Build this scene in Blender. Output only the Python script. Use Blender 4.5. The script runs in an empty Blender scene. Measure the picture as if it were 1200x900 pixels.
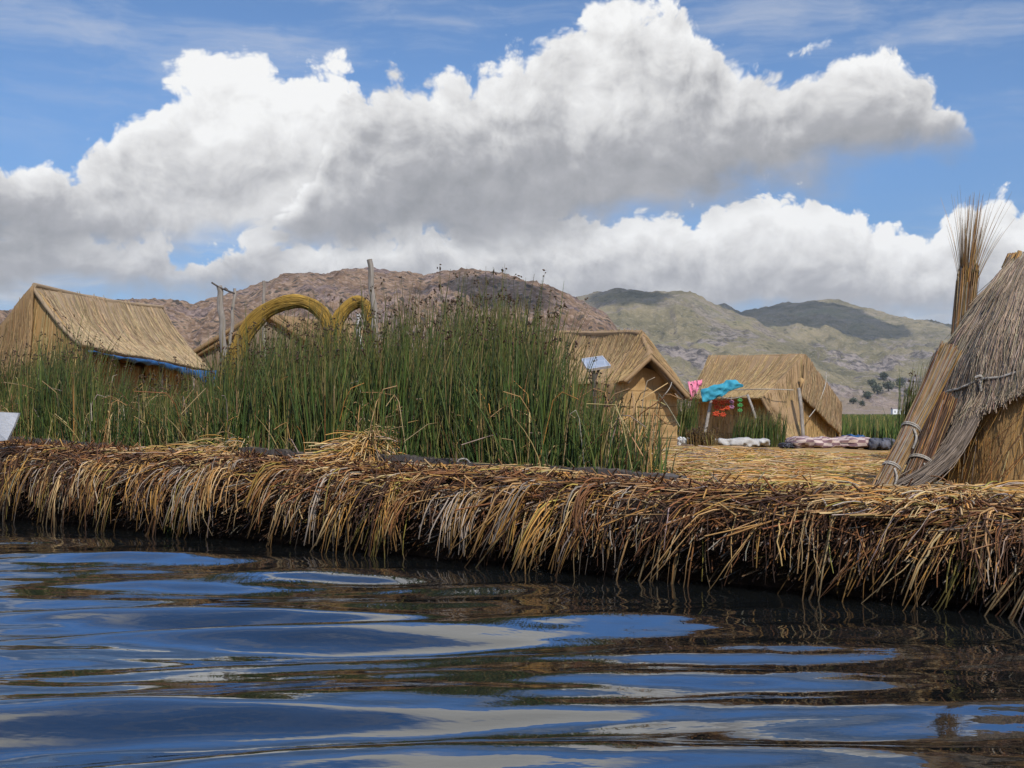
import bpy, math, random
import numpy as np
from mathutils import Vector

random.seed(7)
RNG = np.random.default_rng(11)
SC = bpy.context.scene
COL = SC.collection
R = math.radians

# ------------------------------------------------------------------ camera frame helpers
F, PX0, HY, EYE = 1500.0, 600.0, 485.0, 1.3

def at(px, py, d):
    """a point of the place, d metres out from the boat"""
    return np.array([(px - PX0) / F * d, d, EYE - (py - HY) / F * d])

def atz(px, d, z):
    return np.array([(px - PX0) / F * d, d, z])

# ------------------------------------------------------------------ numpy noise
def _hash(ix, iy, iz, seed):
    h = (ix.astype(np.int64) * 374761393 + iy.astype(np.int64) * 668265263 + iz.astype(np.int64) * 2147483647 + seed * 1274126177) & 0xFFFFFFFF
    h = ((h ^ (h >> 13)) * 1274126177) & 0xFFFFFFFF
    h = ((h ^ (h >> 15)) * 2246822519) & 0xFFFFFFFF
    h = h ^ (h >> 16)
    return (h & 0xFFFFFF) / float(0xFFFFFF)

def vnoise(x, y, z=None, seed=0):
    x = np.asarray(x, float); y = np.asarray(y, float)
    z = np.zeros_like(x) if z is None else np.asarray(z, float)
    x, y, z = np.broadcast_arrays(x, y, z)
    ix, iy, iz = np.floor(x), np.floor(y), np.floor(z)
    fx, fy, fz = x - ix, y - iy, z - iz
    s = lambda t: t * t * t * (t * (t * 6 - 15) + 10)
    ux, uy, uz = s(fx), s(fy), s(fz)
    r = 0
    for a in (0, 1):
        for b in (0, 1):
            for c in (0, 1):
                w = (ux if a else 1 - ux) * (uy if b else 1 - uy) * (uz if c else 1 - uz)
                r = r + w * _hash(ix + a, iy + b, iz + c, seed)
    return r * 2 - 1

def fbm(x, y, z=None, oct=5, lac=2.1, gain=0.5, seed=0, ridged=False):
    a, f, t, n = 1.0, 1.0, 0.0, 0.0
    for o in range(oct):
        v = vnoise(np.asarray(x) * f, np.asarray(y) * f, None if z is None else np.asarray(z) * f, seed + o * 17)
        if ridged:
            v = 1 - 2 * np.abs(v)
        t = t + a * v; n += a
        a *= gain; f *= lac
    return t / n

# ------------------------------------------------------------------ node helpers
class E:
    """tiny expression wrapper so node graphs read like formulas"""
    def __init__(s, nt, sock): s.nt, s.k = nt, sock
    def _m(s, op, *o, clamp=False):
        n = s.nt.nodes.new('ShaderNodeMath'); n.operation = op; n.use_clamp = clamp
        for i, v in enumerate((s,) + o):
            if isinstance(v, E): s.nt.links.new(v.k, n.inputs[i])
            else: n.inputs[i].default_value = float(v)
        return E(s.nt, n.outputs[0])
    def __add__(s, o): return s._m('ADD', o)
    __radd__ = __add__
    def __mul__(s, o): return s._m('MULTIPLY', o)
    __rmul__ = __mul__
    def __sub__(s, o): return s._m('SUBTRACT', o)
    def __rsub__(s, o): return (s * -1.0) + o
    def __truediv__(s, o): return s._m('DIVIDE', o)
    def min(s, o): return s._m('MINIMUM', o)
    def max(s, o): return s._m('MAXIMUM', o)
    def pow(s, o): return s._m('POWER', o)
    def abs(s): return s._m('ABSOLUTE')
    def clamp(s): return s._m('ADD', 0.0, clamp=True)
    def sstep(s, a, b, lo=0.0, hi=1.0):
        n = s.nt.nodes.new('ShaderNodeMapRange'); n.interpolation_type = 'SMOOTHSTEP'
        s.nt.links.new(s.k, n.inputs['Value'])
        for k, v in (('From Min', a), ('From Max', b), ('To Min', lo), ('To Max', hi)): n.inputs[k].default_value = v
        return E(s.nt, n.outputs['Result'])
    def lin(s, a, b, lo=0.0, hi=1.0):
        n = s.nt.nodes.new('ShaderNodeMapRange'); n.interpolation_type = 'LINEAR'
        s.nt.links.new(s.k, n.inputs['Value'])
        for k, v in (('From Min', a), ('From Max', b), ('To Min', lo), ('To Max', hi)): n.inputs[k].default_value = v
        return E(s.nt, n.outputs['Result'])

def comb(nt, x, y, z=0.0):
    n = nt.nodes.new('ShaderNodeCombineXYZ')
    for i, v in enumerate((x, y, z)):
        if isinstance(v, E): nt.links.new(v.k, n.inputs[i])
        else: n.inputs[i].default_value = float(v)
    return n.outputs[0]

def sep(nt, sock):
    n = nt.nodes.new('ShaderNodeSeparateXYZ'); nt.links.new(sock, n.inputs[0])
    return [E(nt, o) for o in n.outputs]

def noise(nt, vec, scale, detail=4, rough=0.5, lac=2.0, dist=0.0, dim='3D', ntype='FBM', color=False):
    n = nt.nodes.new('ShaderNodeTexNoise'); n.noise_dimensions = dim; n.noise_type = ntype
    if vec is not None: nt.links.new(vec, n.inputs['Vector'])
    n.inputs['Scale'].default_value = scale; n.inputs['Detail'].default_value = detail
    n.inputs['Roughness'].default_value = rough; n.inputs['Lacunarity'].default_value = lac
    n.inputs['Distortion'].default_value = dist
    return n.outputs['Color'] if color else E(nt, n.outputs['Fac'] if 'Fac' in n.outputs else n.outputs[0])

def voro(nt, vec, scale, detail=0, rough=0.5, lac=2.0, feature='F1', dim='3D', smooth=0.5, rand=1.0, out='Distance'):
    n = nt.nodes.new('ShaderNodeTexVoronoi'); n.voronoi_dimensions = dim; n.feature = feature
    nt.links.new(vec, n.inputs['Vector']); n.inputs['Scale'].default_value = scale
    n.inputs['Detail'].default_value = detail; n.inputs['Roughness'].default_value = rough; n.inputs['Lacunarity'].default_value = lac
    if 'Smoothness' in n.inputs: n.inputs['Smoothness'].default_value = smooth
    n.inputs['Randomness'].default_value = rand
    return E(nt, n.outputs[out]) if out == 'Distance' else n.outputs[out]

def mixc(nt, fac, a, b, mode='MIX'):
    n = nt.nodes.new('ShaderNodeMix'); n.data_type = 'RGBA'; n.blend_type = mode
    for i, v in ((0, fac), (6, a), (7, b)):
        if isinstance(v, E): nt.links.new(v.k, n.inputs[i])
        elif isinstance(v, bpy.types.NodeSocket): nt.links.new(v, n.inputs[i])
        elif i == 0: n.inputs[i].default_value = float(v)
        else: n.inputs[i].default_value = (*v, 1.0)
    return n.outputs[2]

def ramp(nt, fac, stops):
    n = nt.nodes.new('ShaderNodeValToRGB'); nt.links.new(fac.k, n.inputs[0])
    el = n.color_ramp.elements
    while len(el) < len(stops): el.new(0.5)
    for e, (p, c) in zip(el, stops): e.position = p; e.color = (*c, 1.0)
    return n.outputs[0]

def curve(nt, x, x0, x1, y1, pts):
    """piecewise smooth function through pts, x in [x0,x1], y in [0,y1]"""
    n = nt.nodes.new('ShaderNodeFloatCurve'); c = n.mapping.curves[0]
    pts = sorted(pts)
    while len(c.points) < len(pts): c.points.new(0.5, 0.5)
    for p, (a, b) in zip(c.points, pts):
        p.location = ((a - x0) / (x1 - x0), b / y1); p.handle_type = 'AUTO_CLAMPED'
    n.mapping.update()
    nt.links.new(x.lin(x0, x1).k, n.inputs['Value'])
    return E(nt, n.outputs[0]) * y1

def mat(name, build):
    m = bpy.data.materials.new(name); m.use_nodes = True
    nt = m.node_tree; nt.nodes.clear()
    out = nt.nodes.new('ShaderNodeOutputMaterial')
    p = nt.nodes.new('ShaderNodeBsdfPrincipled')
    nt.links.new(p.outputs[0], out.inputs['Surface'])
    p.inputs['Roughness'].default_value = 0.8
    p.inputs['Specular IOR Level'].default_value = 0.25
    build(nt, p, out)
    return m

def setc(nt, p, c):
    if isinstance(c, bpy.types.NodeSocket): nt.links.new(c, p.inputs['Base Color'])
    else: p.inputs['Base Color'].default_value = (*c, 1)

def bump(nt, p, h, strength=0.5, dist=0.02):
    b = nt.nodes.new('ShaderNodeBump'); b.inputs['Strength'].default_value = strength; b.inputs['Distance'].default_value = dist
    nt.links.new(h.k, b.inputs['Height']); nt.links.new(b.outputs[0], p.inputs['Normal'])

def texco(nt, which):
    return nt.nodes.new('ShaderNodeTexCoord').outputs[which]

def geopos(nt):
    return nt.nodes.new('ShaderNodeNewGeometry').outputs['Position']

def scaled(nt, vec, sx, sy, sz):
    n = nt.nodes.new('ShaderNodeVectorMath'); n.operation = 'MULTIPLY'
    nt.links.new(vec, n.inputs[0]); n.inputs[1].default_value = (sx, sy, sz)
    return n.outputs[0]

# ------------------------------------------------------------------ mesh helpers
class MB:
    """collects verts / faces / colours / uvs and links them as ONE mesh object"""
    def __init__(s): s.v, s.f, s.c, s.uv, s.mi, s.n = [], [], [], [], [], 0
    def add(s, verts, faces, col=None, uv=None, mi=0):
        verts = np.asarray(verts, float).reshape(-1, 3); k = len(verts)
        s.v.append(verts)
        s.c.append(np.tile(np.array(col if col is not None else (0.5, 0.5, 0.5), float), (k, 1)) if col is None or np.ndim(col) == 1 else np.asarray(col, float))
        s.uv.append(np.zeros((k, 2)) if uv is None else np.asarray(uv, float))
        if isinstance(faces, np.ndarray):
            fl = faces + s.n
        else:
            fl = [tuple(int(i) + s.n for i in f) for f in faces]
        s.f.append(fl); s.mi.append(mi); s.n += k
    def build(s, name, mats, parent=None, smooth=True):
        me = bpy.data.meshes.new(name)
        V = np.concatenate(s.v); C = np.concatenate(s.c); U = np.concatenate(s.uv)
        loops, starts, tot, mi = [], [], [], []
        pos = 0
        for fl, m in zip(s.f, s.mi):
            if isinstance(fl, np.ndarray):
                n, k = fl.shape
                loops.append(fl.reshape(-1)); starts.append(pos + np.arange(n) * k); tot.append(np.full(n, k)); mi.append(np.full(n, m)); pos += n * k
            else:
                for f in fl:
                    loops.append(np.array(f)); starts.append(np.array([pos])); tot.append(np.array([len(f)])); mi.append(np.array([m])); pos += len(f)
        L = np.concatenate(loops).astype(np.int32); S = np.concatenate(starts).astype(np.int32)
        M = np.concatenate(mi).astype(np.int32)
        if parent is not None:
            V = V - np.array(parent.location)
        me.vertices.add(len(V)); me.vertices.foreach_set('co', V.astype(np.float32).ravel())
        me.loops.add(len(L)); me.loops.foreach_set('vertex_index', L)
        me.polygons.add(len(S)); me.polygons.foreach_set('loop_start', S)
        me.polygons.foreach_set('material_index', M)
        me.update(calc_edges=True)
        ca = me.color_attributes.new('Col', 'FLOAT_COLOR', 'POINT')
        ca.data.foreach_set('color', np.c_[C, np.ones(len(C))].astype(np.float32).ravel())
        ul = me.uv_layers.new(name='UVMap'); ul.data.foreach_set('uv', U[L].astype(np.float32).ravel())
        me.polygons.foreach_set('use_smooth', np.full(len(S), bool(smooth)))
        me.validate(); me.update()
        for m in (mats if isinstance(mats, (list, tuple)) else [mats]): me.materials.append(m)
        o = bpy.data.objects.new(name, me); COL.objects.link(o)
        if parent is not None: o.parent = parent
        return o

def nrm(a): return a / np.maximum(np.linalg.norm(a, axis=-1, keepdims=True), 1e-9)

def add_strands(mb, P, rad, col, sides=3, mi=0, flat=1.0):
    """P (n,k,3) centre lines, rad (n,k) radii, col (n,3) or (n,k,3)"""
    P = np.asarray(P, float); n, k, _ = P.shape
    if n == 0: return
    T = np.empty_like(P); T[:, 1:-1] = P[:, 2:] - P[:, :-2]; T[:, 0] = P[:, 1] - P[:, 0]; T[:, -1] = P[:, -1] - P[:, -2]
    T = nrm(T)
    ref = nrm(RNG.normal(size=(n, 1, 3)))
    A = nrm(np.cross(T, np.broadcast_to(ref, T.shape))); B = np.cross(T, A)
    rad = np.broadcast_to(np.asarray(rad, float), (n, k))
    ang = np.arange(sides) / sides * 2 * np.pi
    V = P[:, :, None] + rad[:, :, None, None] * (A[:, :, None] * np.cos(ang)[None, None, :, None] + flat * B[:, :, None] * np.sin(ang)[None, None, :, None])
    base = np.arange(n)[:, None, None] * k * sides
    i = np.arange(k - 1)[None, :, None] * sides; j = np.arange(sides)[None, None, :]
    j2 = (j + 1) % sides
    Fq = np.stack([base + i + j, base + i + j2, base + i + sides + j2, base + i + sides + j], -1).reshape(-1, 4)
    col = np.asarray(col, float)
    if col.ndim == 2: col = np.repeat(col[:, None, :], k, 1)
    C = np.repeat(col[:, :, None, :], sides, 2).reshape(-1, 3)
    mb.add(V.reshape(-1, 3), Fq, C, None, mi)

def tube(mb, pts, rad, col=(.5, .5, .5), sides=8, caps=True, mi=0):
    """one smooth tube along pts with per-point radius, metres in uv"""
    P = np.asarray(pts, float); k = len(P)
    rad = np.broadcast_to(np.asarray(rad, float), (k,))
    T = np.gradient(P, axis=0); T = nrm(T)
    ref = np.array([0.31, 0.22, 0.93]) if abs(T[0][2]) < 0.8 else np.array([0.9, 0.3, 0.1])
    A = nrm(np.cross(T, ref)); B = np.cross(T, A)
    ang = np.arange(sides) / sides * 2 * np.pi
    V = P[:, None] + rad[:, None, None] * (A[:, None] * np.cos(ang)[None, :, None] + B[:, None] * np.sin(ang)[None, :, None])
    i = np.arange(k - 1)[:, None] * sides; j = np.arange(sides)[None]
    Fq = np.stack([i + j, i + (j + 1) % sides, i + sides + (j + 1) % sides, i + sides + j], -1).reshape(-1, 4)
    L = np.r_[0, np.cumsum(np.linalg.norm(np.diff(P, axis=0), axis=1))]
    uv = np.stack([np.broadcast_to(ang * rad.max(), (k, sides)), np.broadcast_to(L[:, None], (k, sides))], -1).reshape(-1, 2)
    mb.add(V.reshape(-1, 3), Fq, col, uv, mi)
    if caps:
        mb.add(V[0], [tuple(range(sides))[::-1]], col, None, mi)
        mb.add(V[-1], [tuple(range(sides))], col, None, mi)

def smooth_path(pts, n):
    P = np.asarray(pts, float); t = np.arange(len(P)); s = np.linspace(0, len(P) - 1, n)
    # Catmull-Rom
    out = []
    for u in s:
        i = min(int(u), len(P) - 2); f = u - i
        p0, p1, p2, p3 = P[max(i - 1, 0)], P[i], P[i + 1], P[min(i + 2, len(P) - 1)]
        out.append(0.5 * ((2 * p1) + (-p0 + p2) * f + (2 * p0 - 5 * p1 + 4 * p2 - p3) * f * f + (-p0 + 3 * p1 - 3 * p2 + p3) * f ** 3))
    return np.array(out)

def box(mb, c, size, ax=None, col=(.5, .5, .5), mi=0, jitter=0.0):
    """axis box; ax = 3x3 rows for local axes"""
    ax = np.eye(3) if ax is None else np.asarray(ax)
    h = np.asarray(size) / 2
    s = np.array([[x, y, z] for x in (-1, 1) for y in (-1, 1) for z in (-1, 1)], float)
    v = np.asarray(c) + (s * h) @ ax
    if jitter: v = v + RNG.normal(size=v.shape) * jitter
    f = [(0, 1, 3, 2), (4, 6, 7, 5), (0, 4, 5, 1), (2, 3, 7, 6), (0, 2, 6, 4), (1, 5, 7, 3)]
    mb.add(v, f, col, None, mi)

def patch(mb, a, b, c, d, nu=24, nv=16, sag=0.0, wob=0.02, thick=0.05, seed=0, out=None, mi=0, strands=None, u0=0.0, fray=0.06, smb=None, scol=None):
    """reed mat between a-b (top edge) and d-c (bottom edge): v runs from top to bottom; reeds run along v"""
    a, b, c, d = map(np.asarray, (a, b, c, d))
    u = np.linspace(0, 1, nu)[None, :, None]; v = np.linspace(0, 1, nv)[:, None, None]
    def surf(u, v):
        P = (1 - v) * ((1 - u) * a + u * b) + v * ((1 - u) * d + u * c)
        nn = nrm(np.cross(b - a + c - d, (d - a) + (c - b)))
        if out is not None and np.dot(nn, out) < 0: nn = -nn
        uu, vv = u[..., 0], v[..., 0]
        k = -sag * np.sin(np.pi * vv) * (0.5 + 0.5 * np.sin(np.pi * uu)) - sag * .6 * np.sin(np.pi * uu) * np.sin(np.pi * vv)
        k = k + wob * fbm(uu * 4 + seed * 3.1, vv * 3 + seed, oct=3, seed=seed)
        return P + nn * k[..., None], nn
    P, nn = surf(np.broadcast_to(u, (nv, nu, 1)), np.broadcast_to(v, (nv, nu, 1)))
    W = max(np.linalg.norm(b - a), np.linalg.norm(c - d)); H = max(np.linalg.norm(d - a), np.linalg.norm(c - b))
    uv = np.stack([u0 + np.broadcast_to(u[..., 0] * W, (nv, nu)), np.broadcast_to(v[..., 0] * H, (nv, nu))], -1)
    n = nv * nu
    top = P.reshape(-1, 3); bot = top - nn * thick
    i = (np.arange(nv - 1)[:, None] * nu + np.arange(nu - 1)[None]).reshape(-1)
    q = np.stack([i, i + 1, i + nu + 1, i + nu], -1)
    flip = np.dot(np.cross(b - a, d - a), nn) < 0
    q1 = q[:, ::-1] if flip else q
    q2 = (q if flip else q[:, ::-1]) + n
    rim = list(range(nu)) + [r * nu + nu - 1 for r in range(1, nv)] + [(nv - 1) * nu + k for k in range(nu - 2, -1, -1)] + [r * nu for r in range(nv - 2, 0, -1)]
    rim = np.array(rim); r2 = np.roll(rim, -1)
    q3 = np.stack([rim, r2, r2 + n, rim + n], -1)
    if not flip: q3 = q3[:, ::-1]
    mb.add(np.r_[top, bot], np.r_[q1, q2, q3], (.5, .5, .5), np.r_[uv.reshape(-1, 2), uv.reshape(-1, 2)], mi)
    if strands:
        m = strands; k = 4
        us = RNG.random(m); v0 = RNG.random(m) * 1.0 - 0.03; ln = RNG.uniform(.12, .45, m)
        end = RNG.random(m) < .35
        v0 = np.where(end, 1 + fray * RNG.uniform(.1, 1, m) / H - ln, v0)
        tt = np.linspace(0, 1, k)[None]
        vv = v0[:, None] + tt * ln[:, None]; vv = np.where(end[:, None], vv, np.clip(vv, -0.02, 1.0))
        uu = us[:, None] + RNG.normal(size=(m, 1)) * .012 * tt
        Q, _ = surf(uu[..., None], vv[..., None])
        Q = Q + nn * (0.006 + RNG.random((m, k)) * .012)[..., None]
        base = np.array(scol if scol is not None else (.34, .25, .14))
        cc = base * RNG.uniform(.6, 1.45, (m, 1)) * (1 + RNG.normal(size=(m, 3)) * .04)
        add_strands(smb or mb, Q, np.full((m, k), .006) * np.linspace(1, .6, k), cc, 3, 1 if smb is None else 0)
    return surf

def empty(name, loc):
    o = bpy.data.objects.new(name, None); o.location = tuple(float(x) for x in loc); COL.objects.link(o)
    o.empty_display_size = .2
    return o

def tag(o, label=None, cat=None, group=None, kind=None):
    if label: o['label'] = label
    if cat: o['category'] = cat
    if group: o['group'] = group
    if kind: o['kind'] = kind
    return o

#@@SKY
# ------------------------------------------------------------------ light and sky
SUN_EL, SUN_AZ = 43.0, 160.0      # azimuth clockwise from the view direction (+Y): behind the boat, a little to the right
sd = np.array([math.sin(R(SUN_AZ)) * math.cos(R(SUN_EL)), math.cos(R(SUN_AZ)) * math.cos(R(SUN_EL)), math.sin(R(SUN_EL))])
sl = bpy.data.lights.new('sun', 'SUN'); sl.energy = 4.2; sl.angle = R(0.55); sl.color = (1.0, .95, .86)
so = bpy.data.objects.new('sun', sl); COL.objects.link(so)
so.rotation_euler = Vector(tuple(sd)).to_track_quat('Z', 'Y').to_euler()

def build_world():
    w = bpy.data.worlds.new('World'); SC.world = w; w.use_nodes = True
    nt = w.node_tree; nt.nodes.clear()
    out = nt.nodes.new('ShaderNodeOutputWorld'); bg = nt.nodes.new('ShaderNodeBackground')
    nt.links.new(bg.outputs[0], out.inputs['Surface'])
    sky = nt.nodes.new('ShaderNodeTexSky'); sky.sky_type = 'NISHITA'; sky.sun_disc = False
    sky.sun_elevation = R(SUN_EL); sky.sun_rotation = R(SUN_AZ); sky.altitude = 3000; sky.air_density = 1.0; sky.dust_density = .6; sky.ozone_density = 1.6
    STR = 0.095
    bg.inputs['Strength'].default_value = STR
    d = sep(nt, texco(nt, 'Generated'))
    az = d[0]._m('ARCTAN2', d[1]); hyp = (d[0] * d[0] + d[1] * d[1]).pow(.5); el = d[2]._m('ARCTAN2', hyp)
    X = az * 15 + 6; Y = el * 15            # hundredths-of-a-radian style sky chart: 1 unit = 3.8 degrees
    # --- turbulence that breaks the outlines
    p0 = comb(nt, X, Y, 0.0)
    ws = sep(nt, noise(nt, p0, .75, 3, .5, 2.1, color=True))
    Xw = X + (ws[0] - .5) * .75; Yw = Y + (ws[1] - .5) * .5
    def billow(x, y, sc, det):
        return 1.0 - voro(nt, comb(nt, x, y, 0), sc, det, .52, 2.25, 'SMOOTH_F1', '2D', .22)
    bA = billow(Xw, Yw * 1.12, .95, 4)
    bB = billow(Xw - .10, Yw * 1.12 + .17, .95, 4)
    relief = (bA - bB)                       # lit side of every billow
    soft = noise(nt, comb(nt, Xw, Yw * 1.3, 3.3), .9, 4, .5, 2.1)
    fine = noise(nt, comb(nt, Xw, Yw * 1.2, 3.3), 3.0, 6, .55, 2.1)
    bM = billow(Xw + 3.1, Yw * 1.1, 1.9, 3)
    edge = (bA - .60) * .70 + (bM - .60) * .50 + (fine - .5) * .16

    def layer(top, base, light, soft_top, soft_base, grad=.62, rel=.55):
        tp = curve(nt, X, -4, 16, 6, top); bs = curve(nt, X, -4, 16, 6, base)
        lt = curve(nt, X, -4, 16, 2, light)
        thick = (tp - bs).max(.05)
        up = tp - Y
        dt = up + edge * up.sstep(-.46, -.16) * .68 + .14
        a1 = dt.sstep(0, soft_top)
        a2 = ((Y - bs) + (soft - .5) * 1.1 + (fine - .5) * .25).sstep(-soft_base * .5, soft_base * .6)
        a3 = (tp - bs).sstep(.05, .35)
        alpha = a1 * a2 * a3
        h = ((Y - bs) / thick + (soft - .5) * .5).clamp()
        rim = 1.0 - dt.sstep(.05, .55)       # thin sunlit tops
        shade = h.sstep(.05, .85) * grad + relief * (rel * 1.35) * (h * .7 + .3) + rim * .20 + (soft - .5) * .25 + lt - .36
        return alpha, shade.clamp()

    ABASE = [(-4, 1.5), (0, 1.6), (1, 1.8), (3, 2.0), (5, 2.05), (6.5, 2.1), (7.5, 2.25), (8.5, 2.5), (9.5, 2.7), (10.5, 2.85), (11.2, 3.05), (11.6, 3.3), (12.2, 3.2), (16, 3)]
    A1 = layer([(-4, 3.2), (-2, 3.5), (-.5, 3.0), (.1, 3.05), (.5, 2.95), (.9, 3.0), (1.3, 3.25), (1.8, 3.7), (2.4, 4.15), (3.0, 4.32), (3.5, 4.2), (4.0, 4.1), (4.5, 3.9), (5.2, 3.3), (5.8, 2.4), (6.4, 1.6), (16, 1)], ABASE,
               [(-4, .5), (-.5, .34), (.6, .38), (1.4, .56), (2.2, .80), (3.2, .84), (4.2, .70), (5.5, .5), (16, .5)], .18, .6)
    A2 = layer([(-4, .6), (2.4, 1.4), (3.3, 2.3), (3.75, 3.2), (4.0, 3.75), (4.4, 4.12), (5.0, 4.28), (5.6, 4.22), (6.0, 4.25), (6.5, 4.6), (7.0, 4.88), (7.7, 4.92), (8.2, 4.62), (8.7, 4.2), (9.0, 3.95), (9.4, 4.15), (10.0, 4.22), (10.6, 4.0), (11.1, 3.45), (11.4, 2.9), (12.2, 2.3), (16, 2)], ABASE,
               [(-4, .5), (4.0, .50), (5.0, .48), (6.0, .49), (7.2, .58), (8.0, .54), (8.6, .48), (9.2, .50), (10, .55), (11, .46), (16, .5)], .18, .6, .56)
    B = layer([(-4, 1.8), (-1, 2.2), (0, 2.25), (1, 2.3), (2, 2.25), (3, 2.2), (4, 2.35), (4.6, 2.5), (5.4, 2.55), (6.2, 2.66), (6.8, 2.62), (7.4, 2.5), (8.0, 2.55), (8.5, 2.75), (9.0, 2.86), (9.4, 2.55), (10, 2.4), (10.7, 2.3), (11.2, 2.46), (11.7, 2.36), (12.5, 2.3), (14, 2.5), (16, 2)],
              [(-4, 1.3), (0, 1.2), (1, 1.3), (2, 1.3), (3, 1.25), (4, 1.15), (5, 1.1), (6, 1.0), (7, 1.05), (8, 1.05), (9, 1.0), (10, 1.0), (11, .95), (12, 1.05), (16, 1.0)],
              [(-4, .5), (0, .46), (1, .52), (2, .50), (3, .46), (4, .56), (5, .62), (6, .62), (7, .60), (8, .62), (9, .66), (10, .62), (11, .66), (12, .58), (16, .5)], .12, .5)
    # --- thin veil and low haze-cloud near the horizon, wisps high up
    pv = comb(nt, Xw * .35, Yw * 2.2, 5.0)
    veil = noise(nt, pv, 1.1, 6, .6)
    lowv = veil.sstep(.42, .68) * Y.sstep(.2, .9) * (1.0 - Y.sstep(1.6, 2.5)) * .8
    wisp = noise(nt, comb(nt, X * .3 + Y * .12 + ws[0] * .5, Y * 1.7 + ws[1] * .5, 9.0), 1.0, 7, .62).sstep(.44, .74) * Y.sstep(2.4, 4.2) * .42
    # --- scattered cumulus over the rest of the dome (seen only in the water)
    zz = d[2].max(0.0) + .22
    pd = comb(nt, d[0] / zz, d[1] / zz, 0)
    dn = noise(nt, pd, 1.55, 2.5, .45, 2.1)
    dome = dn.sstep(.48, .56) * Y.sstep(5.2, 6.6)
    side = dn.sstep(.48, .56) * Y.sstep(.3, 1.6) * (az.abs().sstep(.52, .75))
    dome = dome.max(side)
    dshade = (dn.sstep(.52, .80) * -.35 + 1.0).clamp()

    base_sky = mixc(nt, 1.0, sky.outputs[0], mixc(nt, Y.sstep(5.0, 7.5), mixc(nt, Y.sstep(-.5, 4.0), (.40, .50, .62), (.86, 1.13, 1.34)), (2.2, 3.6, 4.8)), 'MULTIPLY')
    def cc(shade, lo=(2.9, 2.95, 3.1), hi=(9.6, 9.6, 9.5)):
        return ramp(nt, shade, [(0.0, tuple(c / 10 for c in lo)), (.32, (.43, .43, .445)), (.66, (.74, .735, .73)), (1.0, tuple(c / 10 for c in hi))])
    def scale10(c):
        n = nt.nodes.new('ShaderNodeVectorMath'); n.operation = 'SCALE'; nt.links.new(c, n.inputs[0]); n.inputs['Scale'].default_value = 1.0 / STR
        return n.outputs[0]
    col = base_sky
    col = mixc(nt, wisp, col, scale10(cc(X * 0 + .7)))
    col = mixc(nt, lowv, col, scale10(cc(veil.sstep(.3, .8) * .35 + .5)))
    bright = nt.nodes.new('ShaderNodeVectorMath'); bright.operation = 'SCALE'; bright.inputs['Scale'].default_value = 1.3; nt.links.new(scale10(cc(dshade)), bright.inputs[0])
    col = mixc(nt, dome, col, bright.outputs[0])
    col = mixc(nt, B[0], col, scale10(cc(B[1])))
    col = mixc(nt, A1[0], col, scale10(cc(A1[1])))
    col = mixc(nt, A2[0], col, scale10(cc(A2[1])))
    nt.links.new(col, bg.inputs['Color'])
    w.cycles.sampling_method = 'MANUAL'; w.cycles.sample_map_resolution = 512
build_world()

#@@CAMERA
cam = bpy.data.cameras.new('camera'); co = bpy.data.objects.new('camera', cam); COL.objects.link(co)
co.location = (0, 0, EYE); co.rotation_euler = (R(90), 0, 0)
cam.sensor_width = 36; cam.lens = F / 1200 * 36; cam.shift_y = (HY - 450) / 1200
cam.clip_start = .05; cam.clip_end = 60000
SC.camera = co
SC.view_settings.view_transform = 'Standard'; SC.view_settings.look = 'None'
SC.view_settings.exposure = 0.0; SC.view_settings.gamma = 1.0
SC.cycles.max_bounces = 6; SC.cycles.diffuse_bounces = 3; SC.cycles.glossy_bounces = 3; SC.cycles.transmission_bounces = 3
SC.cycles.use_denoising = True; SC.cycles.caustics_reflective = False; SC.cycles.caustics_refractive = False

#@@MATERIALS
def _col(nt):
    a = nt.nodes.new('ShaderNodeAttribute'); a.attribute_name = 'Col'; return a.outputs['Color']

def _strand(nt, p, out):
    n = noise(nt, texco(nt, 'Object'), 14, 3, .6)
    setc(nt, p, mixc(nt, n.lin(.3, .7, 0, .35), _col(nt), (.05, .035, .02)))
    p.inputs['Roughness'].default_value = .62
M_STRAW = mat('dry_reed', _strand)

def _green(nt, p, out):
    n = noise(nt, texco(nt, 'Object'), 6, 3, .6)
    c = mixc(nt, n.lin(.35, .75, 0, .3), _col(nt), (.09, .07, .02))
    setc(nt, p, c); p.inputs['Roughness'].default_value = .5; p.inputs['Specular IOR Level'].default_value = .3
    t = nt.nodes.new('ShaderNodeBsdfTranslucent'); nt.links.new(c, t.inputs[0])
    m = nt.nodes.new('ShaderNodeMixShader'); m.inputs[0].default_value = .22
    nt.links.new(p.outputs[0], m.inputs[1]); nt.links.new(t.outputs[0], m.inputs[2]); nt.links.new(m.outputs[0], out.inputs[0])
M_GREEN = mat('green_reed', _green)

def reedmat(name, c0, c1, c2, stripes=38.0, rough=.8, bands=0.0):
    def b(nt, p, out):
        uv = nt.nodes.new('ShaderNodeUVMap').outputs[0]
        n1 = noise(nt, scaled(nt, uv, stripes, 1.1, 1), 1.0, 4, .65, 2.2, .15)
        n2 = noise(nt, scaled(nt, uv, stripes * .28, .5, 1), 1.0, 3, .6)
        n3 = noise(nt, geopos(nt), 1.3, 5, .6)
        f = (n1 * .6 + n2 * .4)
        c = ramp(nt, f, [(.30, c0), (.46, c1), (.62, c1), (.74, c2)])
        c = mixc(nt, n3.lin(.4, .75, 0, .45), c, tuple(k * .55 for k in c1))
        h = f
        if bands:
            v = sep(nt, uv)[1]
            w = ((v * (1.0 / bands))._m('FRACT') - .5).abs().sstep(.44, .5)
            c = mixc(nt, w * .30, c, (.16, .10, .05)); h = h - w * .3
        setc(nt, p, c); p.inputs['Roughness'].default_value = rough
        bump(nt, p, h, .9, .03)
    return mat(name, b)
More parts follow.
